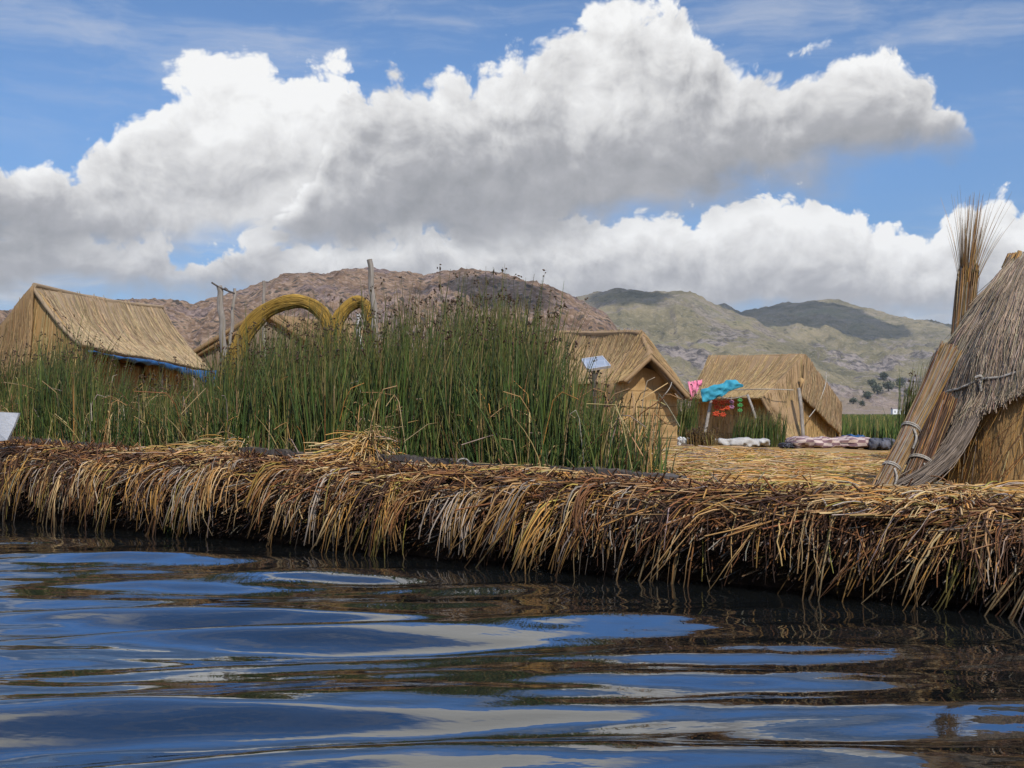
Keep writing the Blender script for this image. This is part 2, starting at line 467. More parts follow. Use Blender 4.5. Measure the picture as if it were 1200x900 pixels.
M_ROOF_A = reedmat('reed_mat_pale', (.13, .09, .055), (.31, .222, .135), (.42, .32, .21))
M_ROOF_B = reedmat('reed_mat_golden', (.09, .052, .026), (.28, .182, .095), (.39, .28, .16), 30)
M_ROOF_C = reedmat('reed_mat_brown', (.085, .05, .025), (.26, .165, .08), (.36, .25, .13), 30)
M_ROOF_G = reedmat('reed_mat_grey', (.09, .065, .045), (.22, .165, .115), (.32, .26, .19), 30)
M_WALL = reedmat('reed_wall', (.16, .09, .035), (.38, .24, .105), (.50, .345, .18), 34, .8, .42)
M_WALL_W = reedmat('reed_wall_weathered', (.14, .08, .03), (.37, .22, .085), (.48, .32, .15), 60, .8, 0.0)
M_THATCH = reedmat('grey_thatch', (.07, .055, .04), (.22, .175, .13), (.33, .275, .22), 30)
M_ARCH = reedmat('yellow_reed_bundle', (.13, .075, .015), (.36, .225, .045), (.46, .32, .09), 90)
M_SEAM = reedmat('seam_cord', (.10, .07, .04), (.20, .14, .07), (.26, .19, .10))

def _wood(c0, c1):
    def b(nt, p, out):
        t = texco(nt, 'Object')
        n = noise(nt, scaled(nt, t, 30, 30, 3), 1.0, 5, .65); n2 = noise(nt, t, 3.0, 4)
        c = mixc(nt, n.lin(.35, .68), c0, c1); c = mixc(nt, n2.lin(.5, .8, 0, .5), c, tuple(k * .5 for k in c0))
        setc(nt, p, c); bump(nt, p, n, .6, .01)
    return b
M_POST = mat('weathered_wood', _wood((.15, .125, .10), (.33, .29, .25)))
M_DARKWOOD = mat('dark_wood', _wood((.045, .035, .03), (.12, .10, .085)))
M_PALEPOLE = mat('pale_pole', _wood((.38, .36, .33), (.60, .58, .55)))

def fabric(name, c0, c1, sc=9.0, rough=.75):
    def b(nt, p, out):
        n = noise(nt, texco(nt, 'Object'), sc, 5, .6); w = noise(nt, texco(nt, 'Object'), sc * 12, 2, .5)
        setc(nt, p, mixc(nt, n.lin(.35, .7), c0, c1)); p.inputs['Roughness'].default_value = rough
        bump(nt, p, n + w * .2, .6, .03)
    return mat(name, b)
M_BLUE = fabric('blue_plastic', (.010, .045, .13), (.022, .11, .27), 7, .45)
M_PINK = fabric('pink_cloth', (.62, .17, .27), (.75, .27, .37))
M_TURQ = fabric('turquoise_cloth', (.03, .21, .29), (.05, .31, .41))
M_WHITE = fabric('white_sack', (.48, .47, .45), (.66, .65, .62), 5)
M_GREYC = fabric('grey_cloth', (.28, .26, .24), (.46, .44, .41), 4)
M_DARKC = fabric('dark_cloth', (.05, .05, .06), (.11, .11, .13), 4)
M_ROPE = fabric('pale_rope', (.26, .23, .19), (.42, .38, .33), 30)
M_RED = fabric('red_ornament', (.36, .035, .015), (.55, .10, .03), 30)
M_GRN = fabric('green_ornament', (.04, .20, .05), (.09, .34, .10), 30)
M_PURP = fabric('mauve_ornament', (.28, .12, .20), (.42, .22, .30), 30)
M_SIGN = fabric('white_board', (.34, .34, .35), (.44, .44, .45), 3, .5)
M_PLASTER = fabric('white_plaster', (.62, .61, .58), (.78, .77, .74), .5)
M_ROOFTILE = fabric('grey_roof', (.16, .12, .10), (.26, .20, .17), 1)

def _glasspanel(nt, p, out):
    uv = texco(nt, 'Object')
    x = sep(nt, uv)
    gx = ((x[0] * 7.0)._m('FRACT') - .5).abs().sstep(.46, .49); gy = ((x[1] * 7.0)._m('FRACT') - .5).abs().sstep(.46, .49)
    setc(nt, p, mixc(nt, gx.max(gy), (.20, .22, .25), (.36, .38, .40)))  # pale cell colour stands in for bright cloud reflected in the glass
    p.inputs['Roughness'].default_value = .3; p.inputs['Specular IOR Level'].default_value = 1.0
    p.inputs['Coat Weight'].default_value = 1.0; p.inputs['Coat Roughness'].default_value = .05
M_PANEL = mat('solar_glass', _glasspanel)
def _alu(nt, p, out):
    n = noise(nt, texco(nt, 'Object'), 20, 3); setc(nt, p, mixc(nt, n, (.45, .46, .48), (.6, .6, .62))); p.inputs['Metallic'].default_value = .6; p.inputs['Roughness'].default_value = .4
M_ALU = mat('aluminium', _alu)

def _check(nt, p, out):
    uv = nt.nodes.new('ShaderNodeUVMap').outputs[0]; x = sep(nt, uv)
    nn = noise(nt, texco(nt, 'Object'), 6, 4)
    a = ((x[0] * 3.1 + nn * .25)._m('FRACT') - .5)._m('SIGN'); b = ((x[1] * 8.0 + nn * .3)._m('FRACT') - .5)._m('SIGN')
    ck = (a * b).sstep(-.2, .2)
    c = mixc(nt, ck, (.46, .36, .31), (.19, .11, .12))
    c = mixc(nt, nn.lin(.5, .8, 0, .4), c, (.16, .13, .15))
    setc(nt, p, c); bump(nt, p, nn, .6, .04)
M_CHECK = mat('checked_blanket', _check)

def _soil(nt, p, out):
    t = geopos(nt)
    n = noise(nt, t, 9, 6, .65); n2 = noise(nt, scaled(nt, t, 3, 3, 14), 2.0, 5, .6)
    c = ramp(nt, n * .6 + n2 * .4, [(.32, (.008, .005, .004)), (.5, (.028, .015, .009)), (.66, (.075, .042, .022)), (.8, (.15, .09, .04))])
    setc(nt, p, c); bump(nt, p, n, 1.0, .06); p.inputs['Roughness'].default_value = .85
M_SOIL = mat('reed_peat', _soil)
def _strawground(nt, p, out):
    t = geopos(nt)
    n = noise(nt, scaled(nt, t, 3.0, 14, 3), 2.0, 6, .65, 2.1, .4); n2 = noise(nt, t, .8, 5, .6)
    c = ramp(nt, n, [(.3, (.12, .065, .022)), (.46, (.30, .18, .065)), (.62, (.42, .27, .10)), (.78, (.52, .38, .17))])
    c = mixc(nt, n2.lin(.45, .75, 0, .55), c, (.28, .15, .055))
    setc(nt, p, c); bump(nt, p, n, .9, .05)
M_GROUND = mat('straw_ground', _strawground)

def _water(nt, p, out):
    t = geopos(nt)
    p.inputs['Base Color'].default_value = (.006, .007, .007, 1)
    p.inputs['Roughness'].default_value = .015; p.inputs['IOR'].default_value = 1.55; p.inputs['Specular IOR Level'].default_value = 1.0
    n = noise(nt, scaled(nt, t, 2.2, 5.0, 1), 1.6, 3, .5)
    bump(nt, p, n, .05, .05)
M_WATER = mat('lake_water', _water)

#@@HILLS
def prof(px, pts):
    a = np.array(pts, float); return np.interp(px, a[:, 0], a[:, 1])
SIL1 = [(-1500, 470), (-700, 430), (-300, 400), (-100, 372), (60, 362), (120, 354), (180, 351), (205, 354), (225, 357), (255, 348), (300, 335), (330, 326), (350, 322), (380, 323), (405, 319), (430, 315), (450, 315), (480, 320), (495, 323), (520, 318), (545, 316), (570, 318), (600, 324), (640, 336), (665, 346), (690, 358), (712, 372), (730, 396), (760, 430), (800, 462), (840, 486), (1000, 500), (2700, 520)]
SIL2 = [(-1500, 520), (300, 470), (480, 420), (580, 380), (650, 356), (685, 347), (705, 341), (730, 339), (765, 342), (800, 341), (815, 345), (835, 356), (855, 364), (880, 372), (905, 386), (940, 401), (975, 420), (1010, 445), (1045, 466), (1090, 484), (1200, 510), (2700, 520)]
SIL3 = [(-1500, 520), (600, 430), (750, 380), (830, 360), (850, 357), (868, 366), (890, 362), (925, 355), (955, 352), (975, 351), (1000, 358), (1030, 366), (1060, 373), (1100, 378), (1150, 392), (1230, 402), (1330, 396), (1500, 420), (1900, 450), (2700, 480)]
RIDGES = [(SIL1, 1500., 700., 2600., 0), (SIL2, 3200., 1500., 5200., 1), (SIL3, 5200., 1700., 8200., 2)]

def build_hills():
    NU, NV = 760, 330
    t = np.linspace(0, 1, NU)
    px = np.where(t < .12, -1000 + (t / .12) * 950, np.where(t > .9, 1260 + ((t - .9) / .1) * 900, -50 + (t - .12) / .78 * 1310))
    Y = np.exp(np.linspace(math.log(640), math.log(9000), NV))
    PX, YY = np.meshgrid(px, Y)
    X = (PX - PX0) / F * YY
    Z = np.full_like(X, -6.0); ID = np.zeros_like(X)
    for sil, yr, yf, yb, k in RIDGES:
        yr_l = yr * (1 + .10 * vnoise(PX / 160, PX * 0 + k * 7.7, seed=5 + k))
        hr = EYE + (HY - prof(PX, sil)) / F * yr_l
        tt = np.clip((YY - yf) / (yr_l - yf), 0, 1); tb = np.clip((YY - yr_l) / (yb - yr_l), 0, 1)
        up = tt ** (.85 if k == 0 else 1.15) ; up = up * (.72 + .28 * tt)
        dn = 1 - tb * tb * (3 - 2 * tb)
        base = hr * np.where(YY <= yr_l, up, dn)
        amp = np.maximum(hr, 0) * (.34 if k == 0 else .22) * np.where(YY <= yr_l, tt * (1 - tt) * 3.2, tb)
        ridg = fbm(X / (yr * .11), YY / (yr * .16), oct=6, gain=.52, seed=20 + k, ridged=True)
        gul = fbm(X / (yr * .05) + YY / (yr * .2), YY / (yr * .22), oct=4, seed=60 + k, ridged=True)
        h = base + amp * (ridg * .8 + gul * .35 - .25)
        h += (yr * .0030) * fbm(X / (yr * .012), YY / (yr * .016), oct=4, gain=.6, seed=33 + k, ridged=True) * np.clip(tt * 3, 0, 1) * (1.0 if k == 0 else .8)
        if k == 0:
            rock = np.clip(fbm(X / 26., YY / 40., oct=4, gain=.6, seed=91) * 3.0 - .4, 0, 1.2)
            h += rock * 2.6 * np.clip(tt * 2, 0, 1) * np.clip(hr / 60, 0, 1)
        else:
            rk = np.clip(fbm(X / 130., YY / 200., oct=5, gain=.62, seed=96 + k) * 3.2 - .75, 0, 1.3)
            h += rk * 22 * np.clip(tt * 3, 0, 1) * (1 - .85 * tt) * np.clip(hr / 90, 0, 1)
        better = h > Z
        ID = np.where(better, k, ID); Z = np.where(better, h, Z)
    fr = np.clip((YY - 640) / 200, 0, 1); Z = np.where(Z < 2, Z * 1.0, Z) * fr - 6 * (1 - fr)
    mb = MB()
    i = (np.arange(NV - 1)[:, None] * NU + np.arange(NU - 1)[None]).reshape(-1)
    q = np.stack([i, i + 1, i + NU + 1, i + NU], -1)
    c = np.stack([ID.ravel() == 0, ID.ravel() == 1, ID.ravel() == 2], -1).astype(float)
    mb.add(np.stack([X, YY, Z], -1).reshape(-1, 3), q, c)
    def hm(nt, p, out):
        g = geopos(nt); xyz = sep(nt, g); idc = sep(nt, _col(nt))
        nz = sep(nt, nt.nodes.new('ShaderNodeNewGeometry').outputs['Normal'])[2]
        n1 = noise(nt, g, .012, 8, .65); n2 = noise(nt, g, .05, 6, .65); n3 = noise(nt, g, .16, 5, .7)
        nb = noise(nt, g, .0028, 5, .6)
        # first hill: pinkish stony slope with dry grass, bushes and dark boulders
        c1 = ramp(nt, n1 * .55 + n2 * .45, [(.38, (.075, .045, .028)), (.46, (.175, .108, .066)), (.53, (.245, .16, .10)), (.64, (.36, .25, .17))])
        bush = voro(nt, g, .085, 0, .5, 2, 'F1', '3D', rand=1.0)
        c1 = mixc(nt, n3.sstep(.52, .60) * .45, c1, (.42, .31, .24))
        c1 = mixc(nt, (bush.sstep(.28, .40) * -1 + 1) * n2.sstep(.40, .52) * .9, c1, (.05, .042, .035))
        bushs = voro(nt, g, .16, 0, .5, 2, 'F1', '3D', rand=1.0)
        c1 = mixc(nt, (bushs.sstep(.22, .34) * -1 + 1) * n1.sstep(.44, .54) * .85, c1, (.06, .055, .035))
        c1 = mixc(nt, n1.sstep(.54, .60) * .7, c1, mixc(nt, n3.sstep(.42, .58), (.07, .05, .055), (.26, .19, .17)))
        c1 = mixc(nt, nz.sstep(.55, .80) * -.55 + .55, c1, (.15, .105, .09))
        # farther hills: straw-green grass, grey rock bands, fields
        c2 = ramp(nt, n1 * .5 + nb * .5, [(.37, (.085, .080, .046)), (.46, (.165, .142, .082)), (.54, (.24, .198, .118)), (.66, (.30, .245, .17))])
        c2 = mixc(nt, nb.sstep(.54, .64) * .45, c2, (.125, .135, .055))
        rockm = (noise(nt, g, .0060, 8, .72).sstep(.515, .555)) * (xyz[2].sstep(90, 330) * -.7 + 1)
        c2 = mixc(nt, rockm * .9, c2, mixc(nt, n2.sstep(.40, .60), (.055, .05, .055), (.30, .25, .225)))
        c2 = mixc(nt, nz.sstep(.62, .86) * -.7 + .7, c2, (.13, .11, .105))
        bush2 = voro(nt, g, .035, 0, .5, 2, 'F1', '3D', rand=1.0)
        c2 = mixc(nt, (bush2.sstep(.18, .34) * -1 + 1) * n2.sstep(.45, .58) * .75, c2, (.05, .058, .038))
        low = xyz[2].sstep(12, 60) * -1 + 1
        c2 = mixc(nt, n3.sstep(.54, .62) * .35, c2, (.40, .34, .26))
        c2 = mixc(nt, n2.sstep(.57, .64) * .45, c2, (.09, .085, .06))
        c2 = mixc(nt, low * .6, c2, mixc(nt, n2, (.22, .15, .11), (.36, .27, .21)))
        setc(nt, p, mixc(nt, idc[0], c2, c1)); p.inputs['Roughness'].default_value = .95; p.inputs['Specular IOR Level'].default_value = .05
        bump(nt, p, n1 * 1.4 + n2 * .7 + n3 * .35, 1.0, 11.0)
    o = mb.build('hills', mat('hill_slopes', hm))
    tag(o, kind='structure')
    return X, YY, Z
HX, HYY, HZ = build_hills()

def cloud_over(px, py, yy, rx, ry, seed):
    """an unseen cumulus mesh added high above, standing between the sun and one hilltop so that its shadow falls there"""
    tgt = at(px, py, yy); t = (2300 - tgt[2]) / sd[2]; c = tgt + sd * t
    mb = MB(); n, k = 64, 32; V = []
    for j in range(k):
        ph = -math.pi / 2 + math.pi * j / (k - 1)
        for i in range(n):
            a = 2 * math.pi * i / n; u = np.array((math.cos(ph) * math.cos(a), math.cos(ph) * math.sin(a), math.sin(ph)))
            r = 1 + .38 * float(fbm(u[0] * 2 + seed, u[1] * 2, u[2] * 2, oct=4, seed=seed)); zz = u[2] * r
            V.append(c + np.array((u[0] * r * rx, u[1] * r * ry, (zz if zz > 0 else zz * .3) * 130)))
    ii = np.arange(k - 1)[:, None] * n; jj = np.arange(n)[None]
    mb.add(V, np.stack([ii + jj, ii + (jj + 1) % n, ii + n + (jj + 1) % n, ii + n + jj], -1).reshape(-1, 4))
    return mb
def _cloud(nt, p, out): p.inputs['Base Color'].default_value = (.85, .85, .86, 1); p.inputs['Roughness'].default_value = 1
M_CLOUD = mat('cloud_white', _cloud)
for args in ((925, 378, 4700., 350, 850, 3), (1130, 388, 5000., 200, 420, 9), (738, 350, 3100., 95, 190, 14), (570, 345, 1380., 75, 80, 21)):
    tag(cloud_over(*args).build('shadow_clouds', M_CLOUD), kind='structure')  # out-of-view clouds, added to shade the hill slopes

#@@WATER
O0 = np.array([0.0, 10.83]); TD = np.array([.784, -.6205]); TD = TD / np.linalg.norm(TD); ND = np.array([-TD[1], TD[0]])
def sw(x, y): return (x - O0[0]) * TD[0] + (y - O0[1]) * TD[1], (x - O0[0]) * ND[0] + (y - O0[1]) * ND[1]
def xy(s, w): return O0[0] + s * TD[0] + w * ND[0], O0[1] + s * TD[1] + w * ND[1]

def build_water():
    def graded(lo, hi, step, far, growth=1.35):
        m = list(np.arange(lo, hi, step)); st = step; x = hi
        a = []
        while x < far: st *= growth; x += st; a.append(x)
        st = step; x = lo; b = []
        while x > -far: st *= growth; x -= st; b.append(x)
        return np.array(b[::-1] + m + a)
    xs = graded(-9, 6, .042, 11000); ys = graded(2.6, 17, .030, 11000)
    X, Y = np.meshgrid(xs, ys); Z = np.zeros_like(X)
    rg = np.random.default_rng(5)
    for lam, n, amp in ((2.6, 3, .011), (1.35, 7, .0125), (.85, 8, .0090), (.48, 7, .0026), (.26, 8, .0010)):
        for _ in range(n):
            l = lam * rg.uniform(.8, 1.25); th = R(90 + 8 + rg.normal() * 11); k = 2 * math.pi / l
            ph = rg.uniform(0, 6.28)
            wx = .35 * vnoise(X / 3.1, Y / 2.3, seed=int(rg.integers(1e6)))
            env = .55 + .75 * (vnoise(X / (l * 2.6), Y / (l * 2.2), seed=int(rg.integers(1e6))) * .5 + .5)
            Z += amp * env * np.sin(k * (X * math.cos(th) + Y * math.sin(th)) + ph + wx * 2.0)
    s, w = sw(X, Y)
    d = -w
    calm = np.clip((d - .25) / 1.35, 0, 1); calm = calm * calm * (3 - 2 * calm)
    side = 1 - .25 * np.clip((s + .5) / 4.5, 0, 1)
    far = np.clip(1 - (np.hypot(X, Y) - 16) / 20, .0, 1)
    Z *= .86 * (.10 + .90 * calm * side) * np.where(np.hypot(X, Y) > 16, far, 1)
    Z -= .0
    mb = MB(); NU, NV = len(xs), len(ys)
    i = (np.arange(NV - 1)[:, None] * NU + np.arange(NU - 1)[None]).reshape(-1)
    mb.add(np.stack([X, Y, Z], -1).reshape(-1, 3), np.stack([i, i + 1, i + NU + 1, i + NU], -1))
    tag(mb.build('water', M_WATER), kind='structure')
build_water()

#@@GROUND
def rim_z(s): return .715 - .019 * s
def ground_z(s, w):
    """height of the island's matted surface"""
    r = rim_z(s); inner = .64 - .004 * np.clip(w - 3, 0, 20) - .012 * np.clip(s, -14, 6)
    k = np.clip((w - .5) / 2.0, 0, 1); k = k * k * (3 - 2 * k)
    return r * (1 - k) + inner * k

def build_ground():
    S = np.arange(-34, 22, .10)
    prof_w = [(0.34, -.5), (.30, -.15), (.22, .05), (.10, .22), (.02, .40), (-.06, .56), (-.06, .72), (.02, .86), (.16, .96), (.34, 1.0)]
    rows = []
    n = len(S)
    for w, f in prof_w:
        z = rim_z(S) * f if f > 0 else np.full(n, f)
        dn = fbm(S * 1.9, np.full(n, f * 3.0), oct=4, seed=4) * .10
        ww = w + dn + .16 * fbm(S * .45, S * 0 + 1.3, oct=2, seed=8)
        x, y = xy(S, ww)
        rows.append(np.stack([x, y, z + fbm(S * 2.5, np.full(n, f * 4.0 + 9), oct=3, seed=6) * .035], -1))
    for w in np.r_[.5, .7, .9, 1.2, 1.6, 2.0, 2.5, 3.0, 3.6, 4.3, 5, 6, 7, 8, 9.5, 11, 13, 15, 18, 21]:
        x, y = xy(S, np.full(n, w))
        z = ground_z(S, np.full(n, w)) + fbm(x * .8, y * .8, oct=4, seed=12) * .07
        rows.append(np.stack([x, y, z], -1))
    x, y = xy(S, np.full(n, 23.0)); rows.append(np.stack([x, y, np.full(n, -.6)], -1))
    P = np.array(rows); NV, NU = P.shape[:2]
    i = (np.arange(NV - 1)[:, None] * NU + np.arange(NU - 1)[None])
    q = np.stack([i, i + 1, i + NU + 1, i + NU], -1)
    mb = MB(); nf = len(prof_w) - 1
    flat = P.reshape(-1, 3)
    mb.add(flat, q[:nf].reshape(-1, 4), mi=0)
    mb.f.append(q[nf:].reshape(-1, 4)); mb.mi.append(1)
    tag(mb.build('ground', [M_SOIL, M_GROUND]), kind='structure')
build_ground()

#@@BANKREEDS
PAL = np.array([(.49, .255, .065), (.45, .26, .105), (.56, .38, .18), (.26, .105, .036), (.38, .30, .23), (.085, .038, .019), (.36, .28, .06)])
def pick(n, w):
    c = PAL[RNG.choice(len(PAL), n, p=np.array(w) / np.sum(w))]
    return c * RNG.uniform(.6, 1.25, (n, 1)) * (1 + RNG.normal(size=(n, 3)) * .05)

def clumpy(n, s0, s1, f=1.1, seed=3, p=1.6):
    s = RNG.uniform(s0, s1, n * 4)
    k = (fbm(s * f, s * 0 + .5, oct=3, seed=seed) * .5 + .5) ** p
    keep = RNG.random(n * 4) < k / k.max()
    return s[keep][:n]

def build_bank_reeds():
    mb = MB(); S0, S1 = -14.5, 7.5
    # (a) the long stalks that fold over the edge and hang down to the water, all combed to the left
    def hang(ncl, per, zl, w, wid, cols, seed, lean, s0=S0, s1=S1):
        """tufts of stalks folding over the edge; one tuft shares its length, slant and tint"""
        sc = RNG.uniform(s0, s1, ncl); m = RNG.integers(per[0], per[1] + 1, ncl); i = np.repeat(np.arange(ncl), m); n = len(i)
        sp = RNG.uniform(.03, .16, ncl)[i]; s = sc[i] + RNG.normal(size=n) * sp
        k = 7; rz = rim_z(s)
        ln = (RNG.uniform(*zl, ncl)[i] * RNG.uniform(.6, 1.12, n)) * rz
        start_w = (w[0] + RNG.random(ncl) * (w[1] - w[0]))[i] + RNG.normal(size=n) * .04; st_f = RNG.uniform(.74, 1.03, ncl)[i] + RNG.normal(size=n) * .03
        outw = RNG.uniform(.02, .20, ncl)[i] + RNG.random(n) * .08; lean_ = ((lean + RNG.normal(size=ncl) * .26)[i] + RNG.normal(size=n) * .16) * ln
        t = np.linspace(0, 1, k)[None]
        bend = RNG.uniform(.18, .5, n)[:, None]
        drop = np.where(t < bend, (t / bend) ** 2 * bend * .35, bend * .35 + (t - bend) * (1 - bend * .35) / (1 - bend))
        ww = start_w[:, None] - (start_w + outw)[:, None] * np.sqrt(np.clip(t / .75, 0, 1)) - .03 * t
        zz = (rz * st_f)[:, None] - drop * ln[:, None] + .04 * np.sin(np.pi * t) * RNG.random((n, 1))
        kink = (RNG.random((n, 1)) < .25) * np.clip(t - .55, 0, 1) * RNG.normal(size=(n, 1)) * .5 * ln[:, None]
        ss = s[:, None] + lean_[:, None] * (t ** 1.25) + kink + RNG.normal(size=(n, k)) * .006
        zz = np.maximum(zz, -.06 - .02 * t)
        x, y = xy(ss, ww)
        r = RNG.uniform(*wid, n)[:, None] * np.linspace(1, .6, k)[None]
        c = PAL[RNG.choice(len(PAL), ncl, p=np.array(cols) / np.sum(cols))][i] * RNG.uniform(.55, 1.25, (n, 1)) * RNG.uniform(.7, 1.15, ncl)[i][:, None]
        mixm = RNG.random((n, 1)) < .35; c = np.where(mixm, pick(n, cols), c)
        low_tone = np.clip(zz / (rz[:, None] * .45), .22, 1)[..., None]            # stalk colour gets darker towards the water
        add_strands(mb, np.stack([x, y, zz], -1), r, c[:, None, :] * low_tone, 4, flat=.45)
    hang(105, (3, 22), (.45, .90), (.0, .28), (.0055, .0105), (5, 4, 3, 3, 2.5, 2, 1), 3, -.28, S0, 1.2)
    hang(42, (2, 10), (.50, .95), (.0, .25), (.0055, .0105), (3, 4, 2, 4, 3, 4, .6), 3, -.28, .0, S1)
    hang(70, (2, 9), (.80, 1.15), (-.02, .25), (.0075, .0125), (6, 4, 4, 2, 2, 1, 1.2), 5, -.34)
    hang(60, (3, 10), (.45, .85), (.0, .2), (.004, .008), (0.4, 1, .6, 2, 4, 5, 0), 8, -.18)
    hang(70, (4, 10), (.30, .55), (-.04, .12), (.004, .008), (0.2, .5, .1, 2, 1.2, 7, 0), 12, -.10)
    # (b) broken ends and brown litter packed along the brow
    n = 19000
    s = RNG.uniform(S0, S1, n); f = RNG.random(n) ** .8
    w = -.14 + f * .74; z = rim_z(s) * np.where(w < .10, .52 + RNG.random(n) * .46, 1.0) + RNG.random(n) * .06
    L = RNG.uniform(.05, .26, n); a = np.where(RNG.random(n) < .6, RNG.normal(size=n) * .45 + 3.0, RNG.uniform(0, 6.28, n))
    k = 4; t = np.linspace(-.5, .5, k)[None]
    x, y = xy(s[:, None] + np.cos(a)[:, None] * L[:, None] * t, w[:, None] + np.sin(a)[:, None] * L[:, None] * t)
    zz = z[:, None] + RNG.normal(size=(n, 1)) * .14 * L[:, None] * t * 3 - .25 * (L[:, None] * t) ** 2
    add_strands(mb, np.stack([x, y, zz], -1), RNG.uniform(.004, .009, n)[:, None] * np.ones((1, k)), pick(n, (.7, .8, .3, 5.5, .3, 8, .1)) * .85, 4, flat=.5)
    # long stalks lying along the brow, bowed a little over the edge
    n = 900; s = RNG.uniform(S0, S1, n); w = RNG.uniform(-.16, .30, n); L = RNG.uniform(.25, .85, n); k = 6; t = np.linspace(-.5, .5, k)[None]
    a = 3.14 + RNG.normal(size=n) * .16 + .12
    ss = s[:, None] + np.cos(a)[:, None] * L[:, None] * t; ww = w[:, None] + np.sin(a)[:, None] * L[:, None] * t
    x, y = xy(ss, ww)
    zz = rim_z(ss) * np.interp(ww, [-.30, -.16, -.05, .08, .5], [.55, .74, .90, 1.02, 1.05]) + RNG.random((n, 1)) * .04 - .12 * np.clip(t + .1, 0, 1) ** 2 * RNG.random((n, 1))
    add_strands(mb, np.stack([x, y, zz], -1), RNG.uniform(.0045, .008, n)[:, None] * np.ones((1, k)), pick(n, (3, 3.5, 2, 4, 1, 2, .6)), 4, flat=.5)
    # (c) dark stubble on the undercut face
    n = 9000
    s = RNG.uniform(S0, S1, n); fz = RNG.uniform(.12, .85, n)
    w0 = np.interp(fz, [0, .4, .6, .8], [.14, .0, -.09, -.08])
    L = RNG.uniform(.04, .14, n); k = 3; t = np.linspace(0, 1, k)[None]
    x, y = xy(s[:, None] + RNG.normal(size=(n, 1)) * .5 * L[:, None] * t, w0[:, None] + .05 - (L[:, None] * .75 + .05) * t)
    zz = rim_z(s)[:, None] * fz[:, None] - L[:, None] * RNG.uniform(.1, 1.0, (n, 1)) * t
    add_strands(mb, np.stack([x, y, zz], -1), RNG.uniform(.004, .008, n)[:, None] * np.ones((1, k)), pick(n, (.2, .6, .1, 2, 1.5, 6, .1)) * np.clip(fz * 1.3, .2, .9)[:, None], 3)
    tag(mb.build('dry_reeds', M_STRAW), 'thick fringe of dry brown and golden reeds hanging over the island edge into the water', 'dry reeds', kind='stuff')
    # loose straw over the island's surface
    mb = MB(); n = 15000
    s = RNG.uniform(-6, 9, n); w = .35 + RNG.random(n) ** 1.3 * 10
    x0, y0 = xy(s, w)
    L = RNG.uniform(.10, .75, n); a = RNG.normal(size=n) * .75 + np.where(RNG.random(n) < .5, 0.0, 3.14) + .1
    k = 5; t = np.linspace(-.5, .5, k)[None]
    xx = x0[:, None] + np.cos(a)[:, None] * L[:, None] * t; yy = y0[:, None] + np.sin(a)[:, None] * L[:, None] * t
    ss, ww = sw(xx, yy)
    z = ground_z(ss, ww) + fbm(xx * .8, yy * .8, oct=4, seed=12) * .07 + .012 + RNG.random((n, 1)) * .05 + RNG.normal(size=(n, 1)) * .10 * L[:, None] * t + .03 * np.sin((t + .5) * 3.14)
    add_strands(mb, np.stack([xx, yy, z], -1), RNG.uniform(.0035, .007, n)[:, None] * np.ones((1, k)), pick(n, (4, 4, 5, 1, 1, .5, 2.2)) * 1.08, 3)
    tag(mb.build('straw', M_STRAW), 'loose golden straw strewn over the flat top of the island', 'straw', kind='stuff')
build_bank_reeds()

#@@GREENREEDS
GPAL = np.array([(.046, .085, .019), (.072, .124, .027), (.118, .155, .032), (.030, .056, .018), (.19, .17, .045), (.34, .25, .10), (.17, .10, .04)])
def reed_stand(mb, x, y, z0, h, lean=.10, cols=(5, 5.5, 4, 3.4, 1.8, 1.5, .6), heads=.3, rad=(.0045, .0085), tall=None):
    n = len(x); k = 6; t = np.linspace(0, 1, k)[None]
    th = RNG.uniform(0, 6.28, n); b = np.abs(RNG.normal(size=n)) * lean * h; c = RNG.normal(size=n) * .04 * h + .30 * h * fbm(x * 1.1, y * 1.1, oct=3, seed=71)
    wind = .05 * h
    xx = x[:, None] + (np.cos(th) * b + wind)[:, None] * t ** 1.8 + c[:, None] * t; yy = y[:, None] + (np.sin(th) * b)[:, None] * t ** 1.8
    zz = z0[:, None] - .05 + h[:, None] * t * (1 - .10 * (b / h)[:, None] * t)
    g = GPAL[RNG.choice(len(GPAL), n, p=np.array(cols) / np.sum(cols))] * RNG.uniform(.65, 1.35, (n, 1))
    tip = np.clip((t - .72) / .28, 0, 1)[..., None] * RNG.random((n, 1, 1))
    col = g[:, None, :] * (1 - tip) + np.array((.17, .12, .045)) * tip
    P = np.stack([xx, yy, zz], -1)
    add_strands(mb, P, RNG.uniform(*rad, n)[:, None] * np.array([1, 1, .92, .8, .6, .22])[None], col, 3)
    hd = np.where((RNG.random(n) < heads) & (np.ones(n, bool) if tall is None else tall > .86))[0]
    if len(hd):
        reps = 3; idx = np.repeat(hd, reps); m = len(idx)
        p = P[idx, -1] * 1.0 + RNG.normal(size=(m, 3)) * .012; p[:, 2] -= RNG.uniform(.0, .05, m)
        dvec = RNG.normal(size=(m, 3)) * .016 + np.array((0, 0, -.012))
        Q = np.stack([p, p + dvec * .5, p + dvec], 1)
        add_strands(mb, Q, np.tile(np.array([.004, .011, .004]), (m, 1)), np.tile(np.array((.055, .028, .016)), (m, 1)) * RNG.uniform(.6, 1.8, (m, 1)), 4)

TOPS = [(-120, 415), (-40, 412), (0, 425), (30, 412), (60, 398), (85, 392), (108, 415), (140, 438), (190, 442), (225, 436), (250, 420), (270, 402), (300, 394), (330, 394), (360, 392), (400, 386), (430, 381), (460, 376), (490, 371), (520, 368), (560, 366), (600, 368), (640, 374), (662, 392), (676, 425), (700, 446), (720, 458), (745, 472), (768, 500)]
def stand_h(px, d, zb):
    return EYE + (HY - prof(px, TOPS)) / F * d - zb

